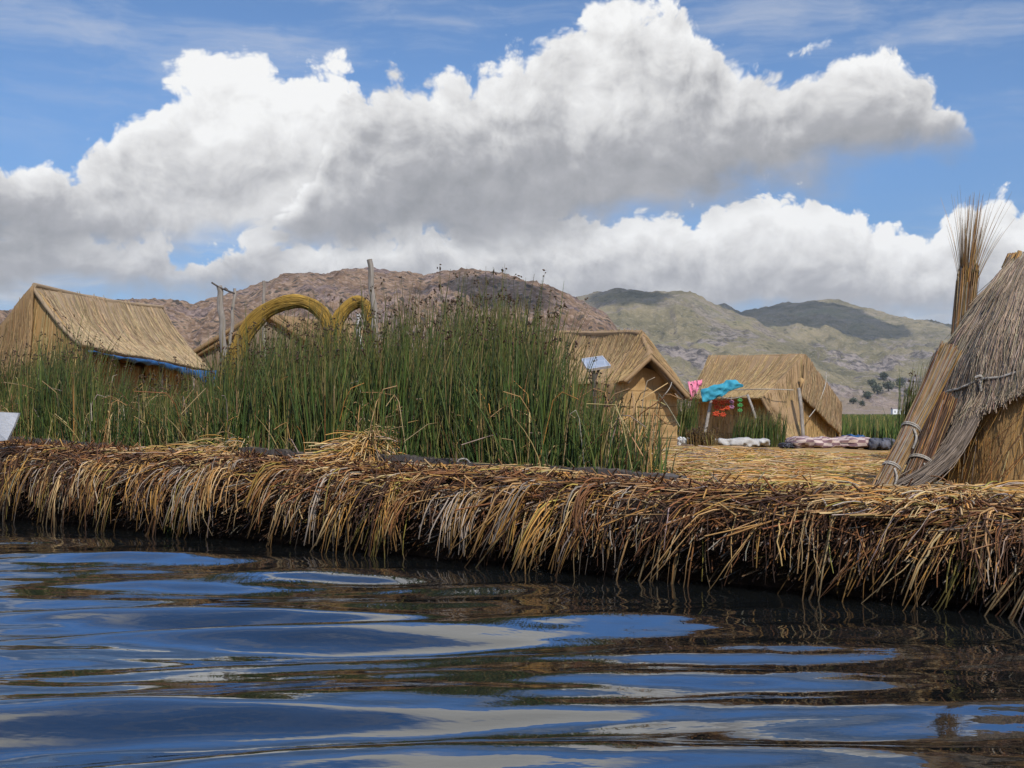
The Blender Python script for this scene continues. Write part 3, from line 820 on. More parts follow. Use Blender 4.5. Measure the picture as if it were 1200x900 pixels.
def build_green():
    mb = MB(); n = 52000
    s = RNG.uniform(-13.5, 3.2, n); w = .62 + RNG.random(n) ** 1.25 * 3.3
    x, y = xy(s, w); px = PX0 + F * x / y
    dens = prof(px, [(-200, .6), (90, .6), (130, .42), (235, .45), (265, .8), (330, 1), (620, 1), (670, .66), (700, .36), (740, .20), (768, .08), (795, 0)])
    clump = np.clip(.55 + 1.1 * fbm(x * 1.3, y * 1.3, oct=3, seed=44), .05, 1)
    keep = (px > -260) & (RNG.random(n) < dens * clump)
    wmax = prof(px, [(-200, 3.4), (100, 2.6), (240, 2.8), (300, 4), (640, 3.9), (700, 3.2), (770, 2.9)])
    keep &= w < wmax
    keep &= ~((np.abs(px - 432) < 34) & (w < 1.25) & (RNG.random(n) < .9))
    x, y, s, w, px = x[keep], y[keep], s[keep], w[keep], px[keep]
    zb = ground_z(s, w); H = stand_h(px, y, zb)
    h = H * np.clip(RNG.normal(.76, .22, len(x)), .30, 1.15)
    h = np.where((RNG.random(len(x)) < .035), H * RNG.uniform(1.05, 1.36, len(x)), h)
    h = h * (1 - .28 * np.clip(1.6 - w, 0, 1) * RNG.random(len(x)))
    reed_stand(mb, x, y, zb, np.maximum(h, .25), lean=.13, heads=.26, tall=h / H, rad=(.0050, .0095))
    # low undergrowth at the foot
    m = 9000; s = RNG.uniform(-13, 3.0, m); w = .50 + RNG.random(m) * 1.6; x, y = xy(s, w); px = PX0 + F * x / y
    k = (px < 700 + 85 * RNG.random(m)); x, y, s, w = x[k], y[k], s[k], w[k]
    reed_stand(mb, x, y, ground_z(s, w), RNG.uniform(.15, .75, len(x)), lean=.35, cols=(4, 4, 4, 2, 3, 3, 2), heads=0)
    # dead bent stalks
    m = 1100; s = RNG.uniform(-13, 3.0, m); w = .5 + RNG.random(m) * 2.0; x, y = xy(s, w); px = PX0 + F * x / y
    k = (px < 765); x, y, s, w = x[k], y[k], s[k], w[k]; m = len(x)
    hh = RNG.uniform(.35, 1.25, m); th = RNG.uniform(0, 6.28, m); kb = RNG.uniform(.5, .8, m)[:, None]
    t = np.linspace(0, 1, 7)[None]
    up = np.where(t < kb, t, kb + (t - kb) * RNG.uniform(-.9, .5, (m, 1))) * hh[:, None]
    lat = np.where(t < kb, t * .3, kb * .3 + (t - kb) * 1.0) * hh[:, None] * RNG.uniform(.3, 1.1, (m, 1))
    P = np.stack([x[:, None] + np.cos(th)[:, None] * lat, y[:, None] + np.sin(th)[:, None] * lat, ground_z(s, w)[:, None] + up], -1)
    add_strands(mb, P, np.full((m, 7), .0055), pick(m, (3, 3, 5, 1, 3, .5, 1)), 3)
    tag(mb.build('green_reeds', M_GREEN), 'tall dense stand of green rushes with brown seed heads growing on the island', 'reeds', kind='stuff')
build_green()

def reed_clump(label, px, d, n, width, h, group=None, heads=.1, lean=.10, cat='reed clump', cols=(5, 5, 4, 3, 1.6, 1.2, .6)):
    c = at(px, HY, d); s, w = sw(c[0], c[1]); z = float(ground_z(s, w)) if 0.4 < w < 22 else -.1
    o = empty('reed_clump', (c[0], c[1], z)); tag(o, label, cat, group)
    mb = MB(); a = RNG.uniform(0, 6.28, n); r = np.sqrt(RNG.random(n)) * width
    x = c[0] + np.cos(a) * r; y = c[1] + np.sin(a) * r * .7
    reed_stand(mb, x, y, np.full(n, z), h * np.clip(RNG.normal(.8, .16, n), .3, 1.1), lean=lean, heads=heads, cols=cols)
    mb.build('stems', M_GREEN, o)
    return o

#@@HAZE
def build_haze():
    mb = MB(); box(mb, (0, 0, 385.0), (24000, 24000, 786.0))
    m = bpy.data.materials.new('lake_air'); m.use_nodes = True; nt = m.node_tree; nt.nodes.clear()
    out = nt.nodes.new('ShaderNodeOutputMaterial'); v = nt.nodes.new('ShaderNodeVolumePrincipled')
    v.inputs['Color'].default_value = (.86, .92, 1.0, 1); v.inputs['Density'].default_value = 3.2e-5; v.inputs['Anisotropy'].default_value = .1
    nt.links.new(v.outputs[0], out.inputs['Volume'])
    o = mb.build('haze', m, smooth=False); tag(o, 'thin pale haze over the lake that fades the far hills', 'haze', kind='stuff')
build_haze()

#@@HUTS
UP = np.array((0, 0, 1.0))
def gz(p):
    s, w = sw(p[0], p[1]); return float(ground_z(s, w))
def down(p, dz=-.05):
    return np.array((p[0], p[1], gz(p) + dz))

def rope(name, pts, r=.008, parent=None, m=None, n=24):
    mb = MB(); tube(mb, smooth_path(pts, n), r, sides=6); return mb.build(name, m or M_ROPE, parent)

# ---- far left hut: pale roof, open gable flap
A, B = at(40, 335, 21.5), at(190, 361, 26.4); Cc, Dd = at(96, 404, 20.9), at(246, 434, 25.4)
Ee = np.array([2 * A[0] - Cc[0] - .15, A[1] + .45, Cc[2] - .1]); Ff = Ee + (B - A)
h1 = empty('reed_hut', down((A + B) / 2, 0)); tag(h1, 'large pale reed hut with a blue sheet under its long eave', 'hut', 'reed huts on the island')
rb = MB()
patch(rb, A, B, Dd, Cc, 40, 18, sag=.10, wob=.035, thick=.06, seed=1, out=(1, -.3, .5), strands=1500, scol=(.40, .29, .16))
patch(rb, B, A, Ee, Ff, 30, 14, sag=.08, wob=.03, thick=.06, seed=2, out=(-1, .2, .5))
tube(rb, smooth_path([A + (0, 0, .01), (A + B) / 2 + (0, 0, -.05), B + (0, 0, .01)], 14), .045)
rb.build('roof', [M_ROOF_A, M_STRAW], h1)
gb = MB()      # dark flap closing the left half of the gable
patch(gb, A + (-.02, -.03, 0), Ee + (0, -.05, 0), at(-70, 492, 21.8), at(31, 428, 21.2), 24, 16, sag=.05, wob=.03, thick=.05, seed=3, out=(-.3, -1, 0), strands=500, scol=(.30, .19, .09))
gb.build('gable_mat', [M_ROOF_C, M_STRAW], h1)
gw = MB()
patch(gw, A + (.0, .03, -.03), Cc + (-.03, .05, -.02), down(at(92, 470, 21.0)), down(at(20, 470, 21.4)), 20, 18, sag=.0, wob=.03, thick=.06, seed=4, out=(0, -1, 0), strands=400, scol=(.46, .33, .15))
patch(gw, at(31, 428, 21.35), at(-70, 492, 22.0), down(at(-70, 500, 22.0)), down(at(31, 500, 21.35)), 14, 10, wob=.02, seed=5, out=(0, -1, 0))
in_c, in_d = Cc + (-.42, .25, -.05), Dd + (-.36, -.05, -.02)
m1, m2 = in_c + (in_d - in_c) * .34, in_c + (in_d - in_c) * .62
patch(gw, in_c, m1, down(m1), down(in_c), 14, 12, wob=.03, seed=6, out=(1, -.3, 0), strands=300, scol=(.46, .30, .12))
patch(gw, m2, in_d, down(in_d), down(m2), 14, 12, wob=.03, seed=7, out=(1, -.3, 0), strands=300, scol=(.46, .30, .12))
patch(gw, B + (0, -.05, -.05), Ff, down(Ff), down(Dd + (-.4, 0, 0)), 10, 8, seed=8)
patch(gw, Ee + (.4, 0, 0), Ff + (.4, 0, 0), down(Ff + (.4, 0, 0)), down(Ee + (.4, 0, 0)), 10, 8, seed=9)
gw.build('wall', [M_WALL_W, M_STRAW], h1)
db = MB(); patch(db, m1 + (-.12, 0, -.05), m2 + (-.12, 0, -.05), down(m2 + (-.12, 0, 0)), down(m1 + (-.12, 0, 0)), 12, 10, wob=.05, seed=10, out=(1, -.3, 0))
db.build('door', [M_ROOF_C, M_STRAW], h1)
for q in (.60,):
    pb = MB(); p = Cc + (Dd - Cc) * q + (-.06, .02, -.02); tube(pb, smooth_path([down(p), p], 6), .03); pb.build('eave_post', M_DARKWOOD, h1)
# blue sheet rolled along the eave
bt = MB(); n, k = 60, 9; V = []
for i in range(n):
    q = .04 + 1.00 * i / (n - 1)
    c = Cc + (Dd - Cc) * q + (.05, -.03, -.07 - .05 * math.sin(q * 9) * .4)
    hgt = .010 + .070 * q + .13 * max(0, q - .84) / .16 + .008 * math.sin(i * .8) + .006 * RNG.normal()
    for j in range(k):
        a = 2 * math.pi * j / k
        V.append(c + (.05 * math.cos(a) * (1 + .3 * math.sin(i * .9 + j)), .02 * math.sin(i * 2.1 + j), hgt * (math.sin(a) - .6) * (1 + .12 * math.sin(i * 1.1 + 2 * j))))
ii = np.arange(n - 1)[:, None] * k; jj = np.arange(k)[None]
bt.add(V, np.stack([ii + jj, ii + (jj + 1) % k, ii + k + (jj + 1) % k, ii + k + jj], -1).reshape(-1, 4))
bt.add(V[:k], [tuple(range(k))]); bt.add(V[-k:], [tuple(range(k))[::-1]])
tag(bt.build('tarpaulin', M_BLUE), 'crumpled blue plastic sheet hanging under the eave of the large pale hut', 'tarpaulin')

# ---- low dark hut half hidden behind the rushes and the big arch
A5 = at(306, 367, 27); L5 = at(222, 417, 27.3); R5 = at(392, 420, 28.0); back = np.array((1.6, 3.2, 0))
h5 = empty('reed_hut', down(A5 + (0, 1.5, 0), 0)); tag(h5, 'dark brown reed hut mostly hidden behind the tallest yellow arch and rushes', 'hut', 'reed huts on the island')
rb = MB()
patch(rb, A5, A5 + back, L5 + back, L5, 24, 14, sag=.05, thick=.08, seed=21, out=(-1, 0, .6))
patch(rb, A5, A5 + back, R5 + back, R5, 24, 14, sag=.05, thick=.08, seed=22, out=(1, 0, .6), strands=300, scol=(.28, .19, .10))
tube(rb, [L5 + (0, -.03, .02), A5 + (0, -.03, .03)], .05, sides=8); tube(rb, [R5 + (0, -.03, .02), A5 + (0, -.03, .03)], .05, sides=8)
rb.build('roof', [M_ROOF_C, M_STRAW], h5)
gw = MB()
patch(gw, A5 + (0, .1, -.04), L5 + (.1, .1, 0), down(L5 + (.1, .1, 0)), down(A5 + (0, .1, 0)), 20, 14, wob=.03, seed=23, out=(0, -1, 0), strands=400, scol=(.24, .16, .09))
patch(gw, A5 + (0, .1, -.04), R5 + (-.1, .1, 0), down(R5 + (-.1, .1, 0)), down(A5 + (0, .1, 0)), 20, 14, wob=.03, seed=24, out=(0, -1, 0), strands=200, scol=(.24, .16, .09))
patch(gw, L5 + (.15, .1, 0), L5 + back + (.15, 0, 0), down(L5 + back), down(L5 + (.15, .1, 0)), 10, 8, seed=25)
patch(gw, R5 + (-.15, .1, 0), R5 + back + (-.15, 0, 0), down(R5 + back), down(R5 + (-.15, .1, 0)), 10, 8, seed=26)
gw.build('wall', [M_ROOF_G, M_STRAW], h5)

# ---- middle hut: hooded gable, golden arched end wall
A2, B2, T2 = at(752, 387, 22.0), at(652, 388, 25.0), at(763, 416, 21.35)
LA, L1, L0 = at(716, 447, 21.8), at(731, 446, 21.2), at(618, 452, 24.3)
RA, R1 = at(801, 459, 22.1), at(809, 465, 21.35); R0 = RA + (B2 - A2)
h2 = empty('reed_hut', down((A2 + B2) / 2, 0)); tag(h2, 'golden reed hut with a drooping hood over its rounded end wall', 'hut', 'reed huts on the island')
rb = MB()
patch(rb, B2, A2, LA, L0, 40, 18, sag=.06, wob=.03, thick=.07, seed=31, out=(-.3, -1, .6), strands=1400, scol=(.36, .245, .12))
patch(rb, A2, T2, L1, LA, 12, 14, sag=.02, wob=.015, thick=.07, seed=32, out=(-.3, -1, .6), u0=3.1, strands=200, scol=(.38, .25, .11))
patch(rb, A2, B2, R0, RA, 30, 14, sag=.06, wob=.03, thick=.07, seed=33, out=(1, .2, .6), strands=500, scol=(.36, .245, .12))
patch(rb, T2, A2, RA, R1, 12, 18, sag=-.03, wob=.015, thick=.07, seed=34, out=(1, 0, .6), strands=350, scol=(.36, .24, .11))
rb.build('roof', [M_ROOF_B, M_STRAW], h2)
hb = MB()      # grey inner mat showing under the hood
patch(hb, T2 + (.0, .06, -.03), A2 + (0, .1, -.5), RA + (-.12, -.0, -.04), R1 + (-.10, .06, -.06), 10, 16, sag=-.02, wob=.01, thick=.04, seed=35, out=(-1, -.5, -.6))
patch(hb, T2 + (.0, .06, -.03), A2 + (0, .1, -.5), LA + (.1, 0, -.04), L1 + (.08, .06, -.05), 10, 16, wob=.01, thick=.04, seed=36, out=(1, -.5, -.6))
hb.build('hood_lining', [M_ROOF_G, M_STRAW], h2)
gw = MB()
ol = [(722, 447), (728, 444), (736, 439), (745, 434), (756, 431), (766, 434), (776, 444), (785, 455), (793, 467)]
nw = 34; top = []
for i in range(nw):
    px = 722 + (793 - 722) * i / (nw - 1); d = 21.52 + .35 * i / (nw - 1)
    top.append(at(px, prof(px, ol), d))
top = np.array(top); rows = 26; V = []; U = []
for r in range(rows):
    q = r / (rows - 1)
    for i in range(nw):
        zb = gz(top[i]) - .05; z = zb + (top[i][2] - zb) * (1 - q)
        b = .03 * abs(math.sin((z - .7) / .27 * math.pi)) + .02 * float(vnoise(i * .3, r * .3, seed=2))
        V.append((top[i][0] + b * .4, top[i][1] - b, z)); U.append((i * .032, z))
idx = (np.arange(rows - 1)[:, None] * nw + np.arange(nw - 1)[None]).reshape(-1)
gw.add(V, np.stack([idx, idx + nw, idx + nw + 1, idx + 1], -1), None, U)
r793 = np.array(top[-1]); rb_ = r793 + (B2 - A2)
patch(gw, r793, rb_, down(rb_), down(r793), 16, 10, wob=.03, seed=37, out=(1, 0, 0))
patch(gw, top[0] + (0, .02, 0), L0 + (.25, .2, 0), down(L0 + (.25, .2, 0)), down(top[0]), 16, 10, wob=.03, seed=38, out=(-.3, -1, 0))
patch(gw, B2 + (0, 0, -.1), rb_, down(rb_), down(L0 + (.25, .2, 0)), 8, 8, seed=39)
gw.build('wall', [M_WALL, M_STRAW], h2)
for z in (1.42, 1.15, .90):
    pts = [np.array((t_[0] + .02, t_[1] - .05, z + .01 * math.sin(i))) for i, t_ in enumerate(top[::4]) if t_[2] > z + .03]
    rope('tie_rope', pts, .007, h2, M_SEAM)
rope('guy_rope', [at(789, 433, 21.7), at(786, 452, 21.3), at(776, 466, 21.3), at(770, 474, 21.7)], .008, h2)

# ---- hut with the craft stall: long low roof, mat sides to the ground
A4, B4 = at(943, 415, 28.0), at(831, 417, 30.6); Ea, Eb = at(893, 466, 26.9), at(805, 467, 29.4)
G1, G2, P4, Q4, K4 = at(919, 514, 26.6), at(941, 514, 26.9), at(941, 464, 27.2), at(985, 508, 28.2), at(986, 472, 28.4)
h4 = empty('reed_hut', down((A4 + B4) / 2, 0)); tag(h4, 'low reed hut with cloths and red ornaments along its eave', 'hut', 'reed huts on the island')
rb = MB()
patch(rb, B4, A4, Ea, Eb, 40, 18, sag=.04, wob=.025, thick=.06, seed=41, out=(-.3, -1, .6), strands=1100, scol=(.38, .26, .12))
patch(rb, A4, A4 + (.02, -.02, 0), G2, Ea, 4, 14, sag=.02, thick=.05, seed=42, out=(-.3, -1, .3))
patch(rb, Ea, A4, G2, G1, 16, 20, sag=.03, wob=.03, thick=.06, seed=43, out=(-.3, -1, .3), strands=500, scol=(.33, .22, .10))
backs = np.array((1.0, 2.9, -1.15))
patch(rb, A4, B4, B4 + backs, A4 + backs, 30, 12, sag=.04, wob=.03, thick=.06, seed=44, out=(.5, 1, .6))
rb.build('roof', [M_ROOF_B, M_STRAW], h4)
gb = MB()
patch(gb, A4 + (.02, .02, 0), K4, Q4, P4, 20, 18, sag=-.05, wob=.03, thick=.06, seed=45, out=(1, -.6, 0), strands=500, scol=(.28, .19, .10))
patch(gb, K4, A4 + backs, down(A4 + backs), down(K4), 10, 8, seed=46, out=(1, 0, 0))
gb.build('gable_mat', [M_ROOF_C, M_STRAW], h4)
gw = MB()
patch(gw, P4 + (.02, .25, .4), K4 + (-.1, .1, -.1), down(K4 + (-.1, .1, 0)), down(P4 + (.02, .25, 0)), 16, 14, wob=.03, seed=47, out=(.5, -1, 0), strands=200, scol=(.5, .34, .14))
fa, fb = Eb + (.2, .35, .04), Ea + (.35, .45, .04)
patch(gw, fa, fb, down(fb), down(fa), 30, 18, wob=.03, seed=48, out=(-.2, -1, 0), strands=500, scol=(.5, .32, .12))
patch(gw, fa, B4 + backs, down(B4 + backs), down(fa), 10, 8, seed=49, out=(-1, 0, 0))
gw.build('wall', [M_WALL, M_STRAW], h4)
pb = MB(); tube(pb, smooth_path([down(at(942, 513, 26.7)), at(939, 480, 26.85), at(936, 455, 27.0)], 8), [.040] * 6 + [.036, .034]); pb.build('pole', M_POST, h4)
rope('guy_rope', [at(968, 436, 28.1), at(967, 452, 27.9), at(958, 475, 27.6), at(948, 489, 27.2)], .010, h4)
rope('ridge_rope', [at(806, 455, 29.2), at(850, 457, 28.0), at(893, 456, 26.8), at(930, 457, 26.9)], .010, h4)
for (lab, pts, r, m) in (('weathered leaning pole beside the red ornaments', [at(824, 522, 26.2), at(829, 492, 26.5), at(835, 463, 26.8)], .035, M_POST),
                         ('thin grey pole slanting down to the end of the white bundle', [at(893, 517, 25.9), at(885, 488, 26.3), at(876, 463, 26.7)], .028, M_POST)):
    pb = MB(); pts[0] = down(pts[0]); tube(pb, smooth_path(pts, 8), r); tag(pb.build('pole', m), lab, 'pole', 'poles holding up the stall line')
tag(rope('clothes_line', [at(800, 460, 26.9), at(835, 463, 26.8), at(856, 467, 26.75), at(876, 463, 26.7)], .007), 'thin line tied between the two poles in front of the low hut', 'line')

# cloths
def cloth(name, outline, d0, d1, m, label, seed, thick=.008, group=None):
    """cloth draped over a line: outline is an upper and a lower edge of points"""
    mb = MB(); up, lo = outline; n, k = 36, 14; V = []; Ub = []
    U = smooth_path([at(px, py, d0 + (d1 - d0) * i / (len(up) - 1)) for i, (px, py) in enumerate(up)], n)
    W = smooth_path([at(px, py, d0 + (d1 - d0) * i / (len(lo) - 1) - .06) for i, (px, py) in enumerate(lo)], n)
    P = U[None] + (W - U)[None] * np.linspace(0, 1, k)[:, None, None]
    i = np.arange(n)[None]; j = np.linspace(0, 1, k)[:, None]
    P[..., 1] += .018 * np.sin(i * .55 + seed + j * 2) * (.25 + j) + .035 * vnoise(i * .3 + 0 * j, j * 4 + seed, seed=seed) - .03 * np.sin(np.pi * j)
    P[..., 2] += .02 * vnoise(i * .4 + 0 * j, j * 3 + seed, seed=seed + 1)
    q = (np.arange(k - 1)[:, None] * n + np.arange(n - 1)[None]).reshape(-1); q = np.stack([q, q + 1, q + n + 1, q + n], -1)
    T = P.reshape(-1, 3); Bk = T + (0, thick, 0)
    rim = np.r_[np.arange(n), np.arange(1, k) * n + n - 1, (k - 1) * n + np.arange(n - 2, -1, -1), np.arange(k - 2, 0, -1) * n]; r2 = np.roll(rim, -1)
    mb.add(np.r_[T, Bk], np.r_[q[:, ::-1], q + n * k, np.stack([rim, r2, r2 + n * k, rim + n * k], -1)])
    return tag(mb.build(name, m), label, 'cloth', group)
cloth('cloth', ([(806, 448), (812, 447), (818, 446), (823, 445)], [(809, 470), (812, 468), (817, 459), (822, 450)]), 26.6, 26.5, M_PINK, 'pale pink cloth blown up at the corner of the low hut', 3, group='cloths drying on the line')
cloth('cloth', ([(821, 458), (831, 453), (845, 450), (856, 444), (870, 450)], [(823, 471), (833, 470), (846, 464), (859, 457), (871, 453)]), 26.4, 26.2, M_TURQ, 'long turquoise cloth lifted by the wind above the red ornaments', 8, group='cloths drying on the line')

# hanging crafts: beads and tassels strung on a cord
def ornament(px, top, d, colour, blobs, label):
    o = empty('hanging_ornament', at(px, top, d)); tag(o, label, 'ornament', 'crafts hanging on the stall line')
    rope('cord', [at(px, top, d), at(px + .3, (top + blobs[-1][1]) / 2, d), at(px, blobs[-1][1], d)], .006, o, n=8)
    for bx, by, r in blobs:
        mb = MB(); c = at(px + bx, by, d - .02); n = 7
        for a in range(n):
            th = 2 * math.pi * a / n + bx
            tip = c + np.array((math.cos(th) * r * 1.5, -.3 * r, math.sin(th) * r * 1.2))
            tube(mb, smooth_path([c, (c + tip) / 2 + (0, -.02, 0), tip], 5), [r * .25, r * .34, r * .36, r * .28, r * .08], sides=6)
        mb.build('tassel', colour, o)
ornament(839, 463, 26.6, M_RED, [(-1, 471, .055), (1, 477, .05), (0, 485, .06)], 'red and orange ornament next to the weathered pole, with a tassel at its foot')
ornament(846, 464, 26.6, M_RED, [(0, 472, .06), (0, 479, .05), (1, 486, .05)], 'orange red ornament hanging in the middle of the line of crafts')
ornament(852, 465, 26.6, M_RED, [(0, 471, .045), (0, 478, .05)], 'short orange ornament between the mauve one and the middle one')
ornament(857, 465, 26.6, M_PURP, [(0, 471, .04), (0, 477, .045)], 'dull mauve ornament next to the green one')
ornament(867, 464, 26.65, M_GRN, [(0, 469, .04), (0, 475, .045), (0, 481, .04)], 'bright green ornament hanging alone near the thin grey pole')

# bundles and blankets on the ground in front of the low hut
def bundle(name, px0, px1, ytop, d, m, label, cat, depth=.55, seed=1, lump=.05, ends=None, parent=None):
    mb = MB(); n, k = 60, 18
    a, b = at(px0, HY, d), at(px1, HY, d); g = gz((a + b) / 2); H = EYE + (HY - ytop) / F * d - g
    V = []; U = []
    for i in range(n):
        q = i / (n - 1); c = a + (b - a) * q; e = (1 - abs(2 * q - 1) ** 10) ** .5 if 0 < q < 1 else 0.0
        for j in range(k):
            th = 2 * math.pi * j / k; cs, sn = math.cos(th), math.sin(th)
            rr = (1 + lump * 3 * float(vnoise(i * .22, j * .9 + seed * 5, seed=seed))) * (.25 + .75 * e)
            y = c[1] + np.sign(cs) * abs(cs) ** .7 * depth / 2 * rr; z = g + H * .48 + np.sign(sn) * abs(sn) ** .7 * H * .52 * rr * (1 + lump * 2.5 * float(vnoise(i * .16, seed * 3.3, seed=seed + 2)))
            V.append((c[0] + .02 * float(vnoise(i * .5, j, seed=seed + 5)), y, max(z, g - .03))); U.append((q * np.linalg.norm(b - a), th / 6.28 * 1.1))
    ii = np.arange(n - 1)[:, None] * k; jj = np.arange(k)[None]
    mb.add(V, np.stack([ii + jj, ii + k + jj, ii + k + (jj + 1) % k, ii + (jj + 1) % k], -1).reshape(-1, 4), None, U)
    mb.add(V[:k], [tuple(range(k))]); mb.add(V[-k:], [tuple(range(k))[::-1]])
    o = mb.build(name, m, parent)
    return tag(o, label, cat) if label else o
bundle('sack', 793, 815, 513, 25.0, M_WHITE, 'white plump sack on the ground at the corner of the golden hooded hut', 'sack', seed=2, lump=.09)
bundle('cloth_roll', 836, 901, 513.5, 25.0, M_GREYC, 'long pale grey roll of cloth lying in front of the low hut', 'cloth roll', seed=3, lump=.08)
bundle('blanket', 922, 1022, 511.5, 24.6, M_CHECK, 'pink and brown checked blanket rolled over a long heap on the straw', 'blanket', .8, seed=4, lump=.07)
bundle('sack', 1014, 1047, 513.5, 24.4, M_DARKC, 'dark grey sack lying against the end of the checked blanket', 'sack', .6, seed=5, lump=.08)
bundle('sack', 914, 928, 519, 24.5, M_DARKC, 'small dark sack at the pole end of the checked blanket', 'sack', .5, seed=6, lump=.08)
bundle('plastic_sheet', 987, 1012, 510.5, 26.4, M_BLUE, 'dark blue folded sheet just behind the checked blanket', 'plastic sheet', .5, seed=7, lump=.1)

# ---- conical thatched hut on the right
CX, CY = at(1246, HY, 10.5)[0], 10.6
def cone_r(z): return np.interp(z, [.55, .8, 1.05, 1.23, 1.475, 1.76, 1.98, 2.29, 2.48, 2.58, 2.66], [1.28, 1.20, 1.10, 1.02, .93, .865, .775, .59, .45, .36, .33])
HT = 2.54
h3 = empty('reed_hut', (CX, CY, gz((CX, CY)))); tag(h3, 'grey thatched conical hut with an arched opening and a rope round it', 'hut', 'reed huts on the island')
def hem(th):
    """height of the thatch hem round the cone; th = 0 faces the camera, negative to the left"""
    t = abs(th + .02); return np.where(t < 1.22, 1.60 - .21 * (t / .85) ** 2.0, .94 + 0 * t)
def cone_pt(th, z, off=0.0):
    r = cone_r(z) + off
    return np.stack([CX + np.sin(th) * r, CY - np.cos(th) * r * .95, z + 0 * r], -1)
mb = MB(); nth, nz = 120, 26
TH = np.linspace(-math.pi, math.pi, nth); V = []; U = []
for j in range(nz):
    q = j / (nz - 1)
    for t_ in TH:
        hz = float(hem(t_)) + .025 * math.sin(t_ * 23) + .03 * float(vnoise(t_ * 9, 0, seed=3)); z = hz + (HT - hz) * q
        off = .05 * float(fbm(t_ * 2.2, z * 2.0, oct=3, seed=17))
        V.append(cone_pt(t_, z, off)); U.append((t_ * .8, z))
V = np.array(V); idx = (np.arange(nz - 1)[:, None] * nth + np.arange(nth - 1)[None]).reshape(-1); q = np.stack([idx, idx + 1, idx + nth + 1, idx + nth], -1)
inn = V.copy(); inn[:, 0] = CX + (V[:, 0] - CX) * .93; inn[:, 1] = CY + (V[:, 1] - CY) * .93
rim = np.arange(nth - 1); n0 = nth * nz
mb.add(np.r_[V, inn], np.r_[q, q[:, ::-1] + n0, np.stack([rim + 1, rim, rim + n0, rim + 1 + n0], -1)], None, np.r_[U, U])
mb.add(V[-nth:], [tuple(range(nth - 1))], None, None)
n = 13000; k = 5; th = RNG.uniform(-2.3, 1.9, n); z0 = RNG.uniform(1.0, 2.75, n); hz = hem(th)
L = RNG.uniform(.25, .75, n); t = np.linspace(0, 1, k)[None]
low = RNG.random(n) < .28; z0 = np.where(low, hz + RNG.uniform(.1, .5, n), np.maximum(np.minimum(z0, 2.58), hz + .1))
L = np.where(low, z0 - hz + RNG.uniform(-.04, .07, n), np.minimum(L, z0 - hz + .02))
zz = z0[:, None] - L[:, None] * t; tt = th[:, None] + RNG.normal(size=(n, 1)) * .05 * t
P = cone_pt(tt, zz, .012 + .03 * RNG.random((n, 1)) + .05 * np.abs(RNG.normal(size=(n, 1))) * t ** 2 * .5 + .05 * fbm(tt * 2.2, zz * 2.0, oct=3, seed=17))
cc = np.array((.33, .25, .175)) * RNG.uniform(.4, 1.7, (n, 1)) * (1 + RNG.normal(size=(n, 3)) * .05)
add_strands(mb, P, RNG.uniform(.0025, .0048, n)[:, None] * np.linspace(1, .6, k)[None], cc, 3, 1)
mb.build('thatch', [M_THATCH, M_STRAW], h3)
cb = MB()      # golden collar tying off the top
n = 500; a = RNG.uniform(0, 6.28, n); r = .34 + .05 * RNG.random(n); t = np.linspace(0, 1, 3)[None]
P = np.stack([CX + np.sin(a)[:, None] * r[:, None] * (1.12 - .12 * t), CY - np.cos(a)[:, None] * r[:, None] * (1.12 - .12 * t), 2.53 + t * RNG.uniform(.06, .11, (n, 1))], -1)
add_strands(cb, P, np.full((n, 3), .009), pick(n, (4, 5, 4, 2, 1, 1, 0)), 4)
ring = [(CX + math.sin(x) * .37, CY - math.cos(x) * .37, 2.53) for x in np.linspace(0, 2 * math.pi, 40)]; tube(cb, ring, .045, (.34, .22, .10))
cb.build('collar', M_STRAW, h3)
wb = MB(); nth = 70; TH = np.linspace(-1.5, 1.5, nth); V = []; U = []
for j in range(22):
    for t_ in TH:
        z = .5 + 1.35 * j / 21; r = (1.03 - .12 * (z - .5)) * .93 + .015 * float(fbm(t_ * 8, z * 3, oct=3, seed=7)); r = min(r, float(cone_r(z)) - .06)
        V.append((CX + math.sin(t_) * r, CY - math.cos(t_) * r, z)); U.append((t_, z))
idx = (np.arange(21)[:, None] * nth + np.arange(nth - 1)[None]).reshape(-1)
wb.add(V, np.stack([idx, idx + 1, idx + nth + 1, idx + nth], -1), None, U)
n = 260; th = RNG.uniform(-1.35, 1.3, n); z0 = RNG.uniform(.7, 1.62, n); L = RNG.uniform(.2, .8, n); tl = RNG.normal(size=(n, 1)) * .06
slant = (th < -.45) & (RNG.random(n) < .5); tl = np.where(slant[:, None], -RNG.uniform(.1, .4, (n, 1)), tl); t = np.linspace(0, 1, 5)[None]
zz = np.clip(z0[:, None] - L[:, None] * t, .5, 2); rr = np.minimum((1.03 - .12 * (zz - .5)) * .93, cone_r(zz) - .06) + .02 + .03 * RNG.random((n, 1)) + np.where(slant, .06, 0)[:, None]
P = np.stack([CX + np.sin(th[:, None] + tl * t) * rr, CY - np.cos(th[:, None] + tl * t) * rr, zz], -1)
add_strands(wb, P, RNG.uniform(.002, .004, n)[:, None] * np.ones((1, 5)), pick(n, (4, 5, 3, 2.5, .5, 1.5, 0)), 3, 1)
wb.build('wall', [M_WALL_W, M_STRAW], h3)
